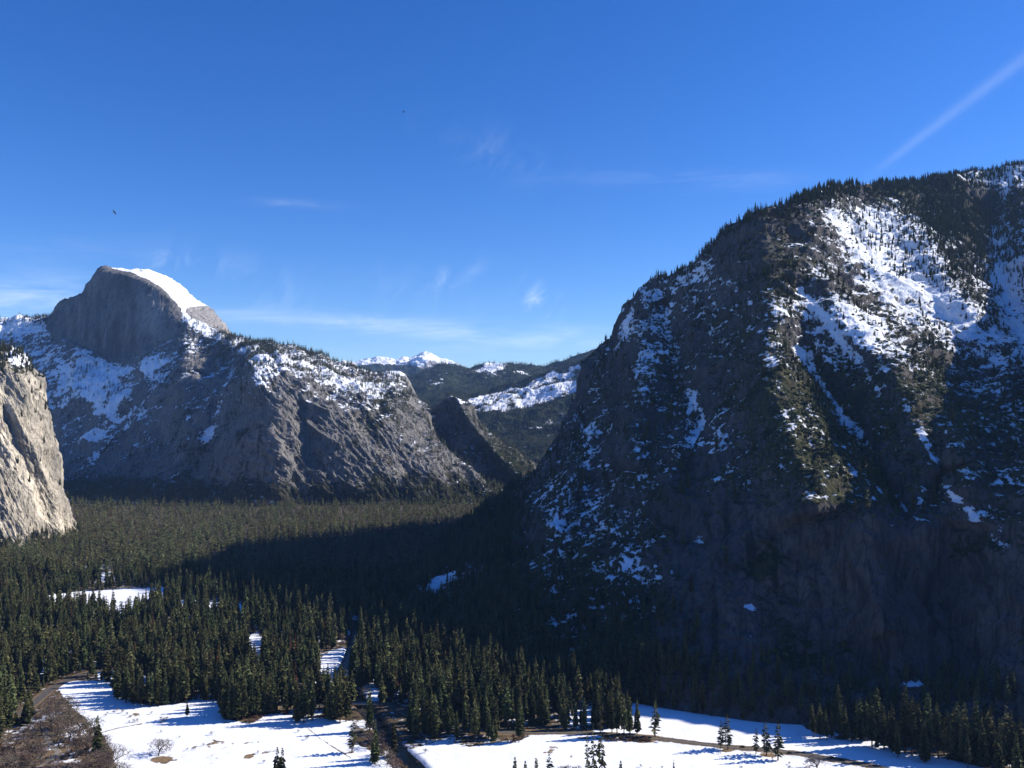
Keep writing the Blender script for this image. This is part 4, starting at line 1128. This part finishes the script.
# --- the rest of the forest, on the floor and on the mountains
pts = []; scl = []; var = []
rest = ~isind
fx = fl[rest]; fz = g_height(fx[:, 0], fx[:, 1])
pts.append(np.stack([fx[:, 0], fx[:, 1], fz - 0.3], -1)); scl.append(fsc[rest])
v = RNG.integers(0, 5, rest.sum()); v = np.where(fx[:, 1] > 1700, RNG.integers(5, 8, rest.sum()), v); v = np.where(RNG.random(rest.sum()) < 0.010, 8, v); bare_w = smooth(0.1, 0.5, fbm(np.stack([fx[:, 0], fx[:, 1], 0 * fx[:, 0]], -1), 130, 3, 0.5, False, 41)); v = np.where(RNG.random(rest.sum()) < 0.03 + 0.16 * bare_w, 11, v); var.append(v)


def on_sheet(S, weight, count, smin, smax, variants, scrub=0.0, sink=0.6, shrink=None):
    p, n, px, py = S['p'], S['n'], S['px'], S['py']
    # area of each cell x weight
    du = np.linalg.norm(np.gradient(p, axis=1), axis=-1); dv = np.linalg.norm(np.gradient(p, axis=0), axis=-1)
    w = np.clip(weight(p, px, py, n, S['at']), 0, None) * du * dv * np.clip(n[..., 2], 0.05, 1)
    vis = np.zeros_like(w); vis[:S['rows'] + 6] = 1
    w = w * vis * ((px > -20) & (px < 1045))
    w = (w / w.sum()).ravel()
    idx = RNG.choice(w.size, count, replace=True, p=w)
    R, C = px.shape; i, j = idx // C, idx % C
    i = np.clip(i, 0, R - 2); j = np.clip(j, 0, C - 2)
    a, b_ = RNG.random(count)[:, None], RNG.random(count)[:, None]
    q = (p[i, j] * (1 - a) + p[i + 1, j] * a) * (1 - b_) + (p[i, j + 1] * (1 - a) + p[i + 1, j + 1] * a) * b_
    q[:, 2] -= sink
    k_ = 1.0 if shrink is None else np.interp(py[i, j], shrink[0], shrink[1])
    pts.append(q); scl.append(RNG.uniform(smin, smax, count) * k_)
    vv = RNG.choice(variants, count); vv = np.where(RNG.random(count) < scrub, RNG.integers(9, 11, count), vv); var.append(vv)


def w_mas(p, px, py, n, at):
    sn = at['snow']; nz = n[..., 2]
    cl = fbm(p, 110, 3, 0.5, False, 31)
    base = smooth(0.35, 0.75, nz) * (1 - 0.75 * smooth(0.45, 0.8, sn)) * smooth(-0.25, 0.35, cl)
    w = 0.35 * base
    w = w + 1.6 * base * np.clip(blob(px, py, 765, 275, 60, 50, -35) + blob(px, py, 700, 300, 60, 40), 0, 1)
    w = w + 3.0 * smooth(16, 4, py - np.interp(px, [r[0] for r in mas_ridge], [r[1] for r in mas_ridge])) * smooth(-0.6, 0.0, cl) * smooth(640, 720, px)
    w = w + 2.6 * smooth(0.25, 0.55, nz) * blob(px, py, 970, 220, 60, 38, 20) + 0.55 * blob(px, py, 880, 265, 90, 60, 42) * smooth(0.0, 0.4, cl)
    w = w + 0.9 * blob(px, py, 930, 275, 46, 8, 38)
    w = w + 1.2 * smooth(0.3, 0.6, nz) * smooth(560, 620, py - 0.12 * (px - 500)) * smooth(760, 640, px) * (1 - smooth(0.5, 0.8, sn))
    w = w + 1.5 * smooth(0.3, 0.6, nz) * smooth(540, 500, px) * (1 - smooth(0.55, 0.8, sn))
    w = w * (1 - 0.85 * smooth(500, 530, py) * smooth(680, 730, px))
    w = w + 1.8 * smooth(650, 690, py - 0.06 * (px - 700)) * smooth(0.1, 0.4, nz)
    return w


on_sheet(MAS, w_mas, 14000, 0.34, 0.82, [0, 1, 2, 3, 5, 6, 7], 0.0, 0.6, ([200, 330, 460], [0.74, 0.68, 1.0]))
on_sheet(MAS, lambda p, px, py, n, at: (0.25 + blob(px, py, 850, 430, 110, 90)) * smooth(0.25, 0.6, n[..., 2]) * (1 - 0.85 * smooth(0.45, 0.75, at['snow'])) * (1 - 0.8 * smooth(500, 540, py) * smooth(650, 700, px)), 9000, 0.5, 1.3, [9], 1.0)


def w_hd(p, px, py, n, at):
    cl = fbm(p, 150, 3, 0.5, False, 31)
    w = 0.25 * smooth(0.4, 0.75, n[..., 2]) * smooth(-0.1, 0.4, cl)
    w = w + 2.2 * smooth(478, 498, py) + 0.9 * blob(px, py, 385, 395, 45, 28) * smooth(-0.3, 0.2, cl) + 1.8 * blob(px, py, 315, 370, 85, 20, 15) * smooth(-0.3, 0.2, cl) + 0.9 * blob(px, py, 90, 385, 30, 18) * smooth(0, 0.4, cl) + 1.5 * blob(px, py, 40, 320, 14, 6) + 0.5 * blob(px, py, 440, 450, 40, 30)
    face = in_poly(px, py, [(46, 330), (52, 314), (86, 284), (98, 262), (130, 262), (200, 280), (238, 336), (184, 318), (165, 338), (145, 344), (125, 358), (104, 358), (76, 345)])
    return w * (1 - smooth(-2, 2, face))


on_sheet(HD, w_hd, 8000, 0.45, 0.85, [5, 6, 7], 0.0)
on_sheet(PK, lambda p, px, py, n, at: 0.4 + blob(px, py, 500, 470, 50, 40), 1500, 0.5, 0.8, [5, 6, 7])
on_sheet(SNF, lambda p, px, py, n, at: (1 - 0.85 * smooth(0.35, 0.6, at['snow'])), 7500, 0.55, 0.9, [5, 6, 7])
on_sheet(FR, lambda p, px, py, n, at: (1 - 0.85 * smooth(0.3, 0.6, at['snow'])), 3500, 0.7, 1.0, [5, 6, 7])
on_sheet(LC, lambda p, px, py, n, at: 0.35 * smooth(385, 366, py) + 0.06 + 2.0 * smooth(535, 552, py + 0.15 * px), 500, 0.3, 0.7, [0, 1, 2], 0.4)
on_sheet(KN, lambda p, px, py, n, at: 0.3 + smooth(380, 386, py), 120, 0.5, 0.8, [5, 6])
# low wooded talus between the cliff and the dome
pts = np.concatenate(pts); scl = np.concatenate(scl); var = np.concatenate(var)
wood = scatter_object('conifer_forest', pts, scl, RNG.uniform(0, 6.28, len(pts)), var, SRC)
tag(wood, 'dense conifer forest covering the valley floor and mountain slopes', 'forest', None, 'stuff')
# ------------------------------------------------------------------ leafless oaks and brush
def bare_tree(seed, H=11.0, spread=0.62, r0=0.28, levels=5, splits=(3, 3, 3, 3, 2), thick=2):
    """returns (limbs, twigs) tubes of a leafless broad tree"""
    r = np.random.default_rng(seed); limbs = MB(); twigs = MB()
    def grow(p, d, L, rad, lv):
        n = 3; ptsl = [p]; dd = d.copy()
        for i in range(n):
            dd = dd + r.normal(0, 0.16, 3); dd /= np.linalg.norm(dd)
            ptsl.append(ptsl[-1] + dd * L / n)
        (limbs if lv < thick else twigs).tube([tuple(q) for q in ptsl], [rad * (1 - 0.35 * i / n) for i in range(n + 1)], 5 if lv < thick else 3)
        if lv + 1 >= levels: return
        for k in range(splits[lv]):
            an = 6.283 * (k + r.uniform(-0.3, 0.3)) / splits[lv]
            a = np.cross(dd, [0.3, 0.2, 1.0]); a /= np.linalg.norm(a); c = np.cross(dd, a)
            nd = dd * (1 - spread * r.uniform(0.75, 1.15)) + (a * math.cos(an) + c * math.sin(an)) * spread * r.uniform(0.8, 1.25)
            nd[2] += 0.10; nd /= np.linalg.norm(nd)
            st = ptsl[-1] if k < 2 else ptsl[-2]
            grow(st, nd, L * r.uniform(0.62, 0.86), max(rad * 0.62, 0.07), lv + 1)
    grow(np.array([0, 0, -0.3]), np.array([0, 0, 1.0]), H * 0.30, r0, 0)
    return limbs, twigs


oak_proto = []
for i in range(3):
    lb, tw = bare_tree(200 + i, 14.5, 0.62, 0.42, 6, (4, 3, 3, 3, 3, 2))
    oak_proto.append((lb.mesh('trunk', M_oak), tw.mesh('twigs', M_twig)))
pale_mesh = (oak_proto[1][0], None)
lb, tw = bare_tree(231, 12.0, 0.66, 0.34, 6, (5, 3, 3, 3, 3, 2)); PALE = (lb.mesh('trunk', M_oak), tw.mesh('twigs', M_pale))
lb, tw = bare_tree(251, 7.0, 0.5, 0.12, 5, (6, 3, 3, 2, 2), 1); SHRUB = (lb.mesh('stem', M_oak), tw.mesh('twigs', M_twig))


def plant(name, meshes, px, py, sc, lab, cat, grp=None, parts=('trunk', 'twigs')):
    Y = float(G(px, py)); X = float(P(px, py, Y)[0]); z = float(g_height(np.array(X), np.array(Y)))
    e = empty(name, (X, Y, z - 0.05), float(RNG.uniform(0, 6.28)), sc); tag(e, lab, cat, grp)
    for nm, me in zip(parts, meshes): link(nm, me, e)
    return e


oak_spots = [(48, 712), (55, 705), (60, 716), (68, 708), (66, 722), (74, 720), (80, 727), (58, 730), (70, 736), (86, 738), (92, 732), (96, 746), (104, 746), (84, 750), (108, 758), (112, 766), (100, 760), (74, 752), (90, 770), (104, 778), (78, 775), (118, 780), (62, 742), (52, 722), (40, 728), (30, 742), (18, 748), (34, 752), (44, 758), (14, 764), (28, 772), (54, 778), (6, 772)]
for i, (a, b_) in enumerate(oak_spots):
    plant('bare_oak', oak_proto[i % 3], a + RNG.uniform(-2, 2), b_ + RNG.uniform(-1, 1) + 6, RNG.uniform(1.5, 2.2), 'leafless grey-brown oak in the thicket beside the left snow meadow', 'oak tree', 'leafless oaks at lower left')
for a, b_, s_ in ((362, 714, 0.7), (366, 722, 0.8), (371, 731, 0.8), (378, 740, 0.8), (372, 744, 0.9), (382, 752, 0.8), (388, 760, 0.9), (377, 757, 0.7), (394, 770, 0.8), (368, 738, 0.7), (400, 778, 0.8), (366, 692, 0.7), (398, 738, 0.6)):
    plant('bare_tree', oak_proto[int(RNG.integers(0, 3))], a, b_ + 4, s_ * 1.5, 'leafless brownish tree on the left bank of the dark river', 'bare tree', 'leafless trees along the river')
plant('bare_tree', PALE, 158, 756, 2.1, 'round leafless tree alone on a brown patch in the left snow meadow', 'bare tree')
plant('bare_tree', PALE, 819, 772, 2.1, 'grey leafless tree at the near edge of the road with cars', 'bare tree')
plant('bare_tree', PALE, 608, 724, 2.6, 'round greyish leafless tree rising behind the clump at the road bend', 'bare tree')
plant('bare_tree', PALE, 567, 784, 2.0, 'pale leafless tree at the bottom edge between two small pine tips', 'bare tree')
plant('bare_tree', oak_proto[2], 577, 775, 0.8, 'small thin leafless sapling just left of the foreground pine trio', 'bare tree')
for a, b_, s_ in ((108, 713, .32), (113, 712, .36), (118, 710, .4), (105, 715, .3), (123, 712, .45), (127, 714, .33), (131, 716, .3), (133, 721, .4), (137, 720.5, .42), (129, 721.5, .3), (160, 719, .45), (164, 720, .5), (167, 719, .42), (161, 722, .35), (160.5, 731, .3), (179, 736.5, .22), (152, 712.5, .35), (211, 733.5, .4), (308, 738, .45), (298, 731, .3),
                  (195, 748, .3), (203, 745, .3), (188, 749, .3), (258, 752, .35), (264, 762, .35), (425, 752, .5), (418, 760, .5), (640, 766, .3), (650, 769, .3), (662, 768, .35), (690, 771, .35), (742, 768, .4), (790, 768, .4), (795, 772, .4), (800, 770, .35), (880, 768, .35), (660, 741, .3), (720, 752, .3), (772, 758, .3), (790, 763, .3)):
    plant('bare_shrub', SHRUB, a, b_ + 1.5, s_ * 1.9, 'small brown leafless shrub poking through the snow meadow', 'shrub', 'brown shrubs on the snow', ('stem', 'twigs'))

# brown brush too dense to count
BSRC = bpy.data.collections.new('brush shapes')
for i in range(2):
    r = np.random.default_rng(300 + i); mb = MB()
    for k in range(46):
        an = r.uniform(0, 6.28); t_ = r.uniform(0.1, 0.9); L = r.uniform(1.6, 3.4)
        p0 = (r.normal(0, 0.6), r.normal(0, 0.6), 0); p1 = (p0[0] + math.cos(an) * t_ * L * 0.5, p0[1] + math.sin(an) * t_ * L * 0.5, L * 0.6); p2 = (p0[0] + math.cos(an) * t_ * L, p0[1] + math.sin(an) * t_ * L, L * (1 - 0.3 * t_))
        mb.tube([p0, p1, p2], [0.07, 0.06, 0.03], 3)
    bo = bpy.data.objects.new('brush_shape_%d' % i, mb.mesh('brush_shape_%d' % i, M_brush)); BSRC.objects.link(bo)
bp = []
for poly, n_ in ((OAKS, 420), ([(-60, 748), (40, 742), (60, 790), (-60, 800)], 500), ([(368, 712), (378, 716), (400, 750), (418, 772), (404, 776), (384, 756), (374, 735)], 320), ([(396, 745), (412, 762), (430, 790), (440, 790), (415, 752)], 120), ([(240, 724), (262, 712), (270, 714), (252, 724)], 60), ([(505, 740), (524, 732), (530, 736), (512, 744)], 40), ([(604, 737), (650, 739), (650, 742), (606, 741)], 70)):
    a = np.array(poly, float); k = 0
    xs_ = RNG.uniform(a[:, 0].min(), a[:, 0].max(), n_ * 3); ys_ = RNG.uniform(a[:, 1].min(), a[:, 1].max(), n_ * 3)
    s_ = in_poly(xs_, ys_, poly) > 0; xs_, ys_ = xs_[s_][:n_], ys_[s_][:n_]
    Yv = G(xs_, ys_); Xv = P(xs_, ys_, Yv)[0]
    kp = (dist_poly(Xv, Yv, [tuple(p) for p in RIVER_S])[0] > river_half(Yv) + 2.0) & (dist_poly(Xv, Yv, [tuple(p) for p in ROAD2_S])[0] > 6) & (dist_poly(Xv, Yv, [tuple(p) for p in PATH_S])[0] > 4) & (fbm(np.stack([Xv, Yv, 0 * Xv], -1), 30, 2) > -0.25)
    Xv, Yv = Xv[kp], Yv[kp]
    bp.append(np.stack([Xv, Yv, g_height(Xv, Yv)], -1))
bp = np.concatenate(bp)
br_o = scatter_object('brush', bp, RNG.uniform(0.5, 1.25, len(bp)), RNG.uniform(0, 6.28, len(bp)), RNG.integers(0, 2, len(bp)), BSRC)
tag(br_o, 'tangled brown winter brush along the lower left and the river bank', 'brush', None, 'stuff')

# ------------------------------------------------------------------ cars on the meadow road
def paint(name, c):
    m_, t_, b_ = new_mat(name, 0.35, 0.5); b_.inputs['Base Color'].default_value = (*c, 1); b_.inputs['Metallic'].default_value = 0.2
    return m_


M_glass = paint('dark glass', (0.01, 0.012, 0.015)); M_tyre = simple_mat('tyre rubber', (0.015, 0.015, 0.015), (0.02, 0.02, 0.02))
M_lamp = paint('lamp glass', (0.5, 0.5, 0.48))


def make_car(px, py, body, lab, rz_extra=0.0):
    Y = float(G(px, py)); X = float(P(px, py, Y)[0])
    k = int(np.argmin(np.hypot(ROAD_S[:, 0] - X, ROAD_S[:, 1] - Y))); d = ROAD_S[min(k + 1, len(ROAD_S) - 1)] - ROAD_S[k - 1]
    z = max(float(g_height(np.array(X), np.array(Y))), 0.36) + 0.10
    nrm = np.array([-d[1], d[0]]) / np.linalg.norm(d)
    pos = ROAD_S[k] + nrm * (1.9 if rz_extra else -1.9)
    e = empty('parked_car' if False else 'car', (float(pos[0]), float(pos[1]), z), math.atan2(d[1], d[0]) + rz_extra); tag(e, lab, 'car')
    m = MB(); m.prism([(-2.25, 0.32), (2.2, 0.32), (2.3, 0.55), (2.2, 0.86), (1.15, 0.98), (-2.05, 1.02), (-2.28, 0.85)], -0.9, 0.9); bdy = m.build('body', body, e)
    m = MB(); m.prism([(-1.95, 1.0), (1.1, 0.97), (0.35, 1.50), (-1.55, 1.54)], -0.78, 0.78); m.build('cabin', M_glass, e)
    m = MB(); m.prism([(-1.6, 1.53), (0.38, 1.50), (0.28, 1.58), (-1.5, 1.61)], -0.76, 0.76); m.build('roof', body, e)
    for wx in (-1.35, 1.4):
        for wy in (-0.82, 0.82):
            m = MB(); m.prism([(wx + 0.34 * math.cos(6.283 * i / 14), 0.34 + 0.34 * math.sin(6.283 * i / 14)) for i in range(14)], wy - 0.11, wy + 0.11); m.build('wheel', M_tyre, e)
    for wy in (-0.62, 0.62):
        m = MB(); m.box(2.2, 2.31, wy - 0.2, wy + 0.2, 0.6, 0.76); m.build('headlight', M_lamp, e)
    return e


make_car(744.5, 746.8, paint('dark brown paint', (0.04, 0.03, 0.028)), 'dark car on the road between the pine pair and the trio')
make_car(787, 752.8, paint('grey brown paint', (0.05, 0.042, 0.04)), 'dark car on the road just right of the pine trio', math.pi)
make_car(828, 759.8, paint('black paint', (0.015, 0.015, 0.017)), 'black car beside the grey leafless tree on the road, left of another car')
make_car(840.5, 762.2, paint('near black paint', (0.02, 0.02, 0.022)), 'rightmost black car on the road past the grey leafless tree')
make_car(558, 732.2, paint('dark grey paint', (0.03, 0.03, 0.033)), 'dark car at the bend of the road before the snowy clearing')

# ------------------------------------------------------------------ two birds
M_feather = simple_mat('black feathers', (0.012, 0.012, 0.014), (0.02, 0.02, 0.022), 4.0)


def bird(px, py, Y, roll, yaw, lab):
    X, Y_, Z = (float(v) for v in P(px, py, Y))
    e = empty('bird', (X, Y_, Z), yaw); e.rotation_euler = (0.15, roll, yaw); e.scale = (1.4, 1.4, 1.4); tag(e, lab, 'bird')
    m = MB(); m.tube([(0, -0.30, 0), (0, -0.2, 0.02), (0, -0.05, 0.03), (0, 0.15, 0.0), (0, 0.26, 0.03), (0, 0.36, 0.01)], [0.02, 0.075, 0.1, 0.085, 0.05, 0.012], 8)
    # fanned tail
    m.poly([(-0.03, -0.22, 0.02), (0.03, -0.22, 0.02), (0.11, -0.5, 0.0), (-0.11, -0.5, 0.0)]); m.poly([(-0.11, -0.5, -0.015), (0.11, -0.5, -0.015), (0.03, -0.22, -0.0), (-0.03, -0.22, -0.0)])
    m.build('body', M_feather, e, True)
    for s in (-1, 1):
        m = MB()
        up = [(0.05, 0.16, 0.03), (0.35, 0.24, 0.14), (0.68, 0.12, 0.13), (0.92, -0.12, 0.10), (0.62, -0.14, 0.11), (0.32, -0.12, 0.10), (0.05, -0.14, 0.02)]
        a_ = [(s * x, y, z) for x, y, z in up]; b_ = [(s * x, y, z - 0.025) for x, y, z in up]
        m.poly(a_ if s > 0 else a_[::-1]); m.poly(b_[::-1] if s > 0 else b_)
        for i in range(len(a_)):
            j = (i + 1) % len(a_); m.poly([a_[i], b_[i], b_[j], a_[j]])
        m.build('wing', M_feather, e)


bird(114.4, 212.5, 320, 0.9, -0.5, 'small black bird soaring above the snow-capped granite dome')
bird(403.5, 112, 430, -0.75, 1.2, 'small black bird high in the middle of the blue sky')

# ------------------------------------------------------------------ air
HZ_TOP = max(float(S['p'][..., 2].max()) for S in (MAS, HD, LC, SP_, FR)) + 60
hz = MB(); hz.box(-14000, 14000, -1500, 17000, -60, HZ_TOP)
M_haze = bpy.data.materials.new('thin blue haze'); M_haze.use_nodes = True
nt = M_haze.node_tree; nt.nodes.clear()
vo = nt.nodes.new('ShaderNodeVolumePrincipled'); out = nt.nodes.new('ShaderNodeOutputMaterial'); nt.links.new(vo.outputs[0], out.inputs['Volume'])
vo.inputs['Color'].default_value = (0.30, 0.54, 1.0, 1); vo.inputs['Density'].default_value = 1.8e-5; vo.inputs['Anisotropy'].default_value = 0.15
haze = hz.build('haze', M_haze); tag(haze, 'thin blue mountain air in front of the far slopes', None, None, 'stuff')

# ------------------------------------------------------------------ sky with faint cirrus and an old contrail
w = bpy.data.worlds.new('World'); scene.world = w; w.use_nodes = True
nt = w.node_tree; t = NT(nt); bg = nt.nodes['Background']
sky = t.n('ShaderNodeTexSky', sky_type='NISHITA'); sky.sun_disc = False; sky.sun_elevation = SUN_EL; sky.sun_rotation = math.pi / 2 - SUN_AZ
sky.altitude = 1500; sky.air_density = 1.0; sky.dust_density = 0.2; sky.ozone_density = 5.0
d = t.n('ShaderNodeTexCoord').outputs['Generated']
sep = t.n('ShaderNodeSeparateXYZ'); t.set(sep.inputs[0], d)
az = t.math('ARCTAN2', sep.outputs[0], sep.outputs[1]); el = t.math('ARCSINE', sep.outputs[2])


def ang(px, py):
    X, Y, Z = (float(v) for v in P(px, py, 1.0)); Z -= CAM_Z
    return math.atan2(X, Y), math.asin(Z / math.sqrt(X * X + Y * Y + Z * Z))


def patch(px, py, rx, ry, rot=0.0):
    a0, e0 = ang(px, py); k = 1 / F
    c, s_ = math.cos(math.radians(rot)), math.sin(math.radians(rot))
    u = t.math('SUBTRACT', az, a0); v = t.math('SUBTRACT', el, e0)
    x = t.math('ADD', t.math('MULTIPLY', u, c), t.math('MULTIPLY', v, s_)); y = t.math('SUBTRACT', t.math('MULTIPLY', v, c), t.math('MULTIPLY', u, s_))
    x = t.math('DIVIDE', x, rx * k); y = t.math('DIVIDE', y, ry * k)
    r2 = t.math('ADD', t.math('MULTIPLY', x, x), t.math('MULTIPLY', y, y))
    return t.math('POWER', 2.718, t.math('MULTIPLY', r2, -1.0))


comb = t.n('ShaderNodeCombineXYZ'); t.set(comb.inputs[0], t.math('MULTIPLY', az, 9.0)); t.set(comb.inputs[1], t.math('MULTIPLY', el, 60.0))
wisp = t.ramp(t.noise(comb.outputs[0], 1.0, 8, 0.66, 0.6), 0.28, 0.82)
comb2 = t.n('ShaderNodeCombineXYZ'); t.set(comb2.inputs[0], t.math('MULTIPLY', t.math('ADD', az, t.math('MULTIPLY', el, -0.7)), 26.0)); t.set(comb2.inputs[1], t.math('MULTIPLY', t.math('ADD', el, t.math('MULTIPLY', az, 0.4)), 14.0))
wisp2 = t.ramp(t.noise(comb2.outputs[0], 1.0, 7, 0.62, 0.8), 0.42, 0.72)
tot = 0.0
for px, py, rx, ry, rot, a, ww in ((540, 300, 13, 17, 30, 0.55, 2), (448, 277, 34, 10, 18, 0.12, 2), (300, 204, 34, 4, 0, 0.16, 1), (400, 327, 230, 9, -3, 0.36, 1), (520, 342, 110, 12, 0, 0.20, 1), (20, 297, 60, 16, 8, 0.42, 1), (165, 262, 22, 10, 0, 0.22, 2), (250, 280, 60, 18, -20, 0.10, 2), (700, 180, 120, 8, -3, 0.10, 1), (500, 155, 60, 20, -15, 0.06, 2), (400, 300, 90, 30, 0, 0.04, 2), (30, 250, 90, 12, 6, 0.08, 1)):
    f = t.math('MULTIPLY', patch(px, py, rx, ry, rot), t.math('MULTIPLY', wisp2 if ww == 2 else wisp, a))
    tot = t.math('ADD', f, tot)
# contrail: a thin great-circle streak, wider and fainter at its old end
def dirv(px, py):
    X, Y, Z = (float(v) for v in P(px, py, 1.0)); return Vector((X, Y, Z - CAM_Z)).normalized()
d1, d2 = dirv(872, 174), dirv(1030, 54); nrm = d1.cross(d2).normalized(); mid_d = (d1 + d2).normalized(); along = (d2 - d1).normalized()
dist = t.vm('DOT_PRODUCT', d, tuple(nrm), out=1); al = t.vm('DOT_PRODUCT', d, tuple(along), out=1)
s0 = d1.dot(along); s1 = d2.dot(along)
wdt = t.math('ADD', t.math('MULTIPLY', t.ramp(al, s0, s1), 0.0018), 0.0042)
g_ = t.math('DIVIDE', dist, wdt); g_ = t.math('POWER', 2.718, t.math('MULTIPLY', t.math('MULTIPLY', g_, g_), -1.0))
g_ = t.math('MULTIPLY', g_, t.ramp(al, s0 - 0.02, s0 + 0.05)); g_ = t.math('MULTIPLY', g_, t.math('MULTIPLY_ADD', t.noise(d, 60.0, 3), 0.5, 0.6))
front_only = t.ramp(sep.outputs[1], 0.0, 0.2)
tot = t.math('ADD', tot, t.math('MULTIPLY', g_, 0.08)); tot = t.math('MULTIPLY', tot, front_only)
hsv = t.n('ShaderNodeHueSaturation'); t.set(hsv.inputs['Color'], sky.outputs[0]); hsv.inputs['Saturation'].default_value = 1.25; hsv.inputs['Hue'].default_value = 0.514
SKYC = t.mix(t.math('MINIMUM', tot, 0.8), hsv.outputs[0], (7.5, 8.0, 8.6))
t.set(bg.inputs['Color'], SKYC); bg.inputs['Strength'].default_value = 0.092

# ------------------------------------------------------------------ sun, camera, film
sl = bpy.data.lights.new('sun', 'SUN'); sl.energy = 4.2; sl.angle = math.radians(0.53); sl.color = (1.0, 0.94, 0.84)
so = bpy.data.objects.new('sun', sl); COL.objects.link(so); so.rotation_euler = (-Vector(SUN)).to_track_quat('-Z', 'Y').to_euler()
cam = bpy.data.cameras.new('camera'); cam.sensor_width = 36.0; cam.lens = 36.0 * F / 1024.0; cam.clip_start = 1.0; cam.clip_end = 80000
co = bpy.data.objects.new('camera', cam); COL.objects.link(co); co.location = (0, 0, CAM_Z); co.rotation_euler = (math.pi / 2 + PITCH, 0, 0)
scene.camera = co
scene.view_settings.view_transform = 'Standard'; scene.view_settings.look = 'None'; scene.view_settings.gamma = 1.0; scene.view_settings.exposure = 0.9
scene.view_settings.use_curve_mapping = False
cy = scene.cycles
cy.max_bounces = 4; cy.diffuse_bounces = 1; cy.glossy_bounces = 1; cy.transmission_bounces = 1; cy.volume_bounces = 0; cy.transparent_max_bounces = 4
cy.caustics_reflective = False; cy.caustics_refractive = False
cy.use_denoising = True
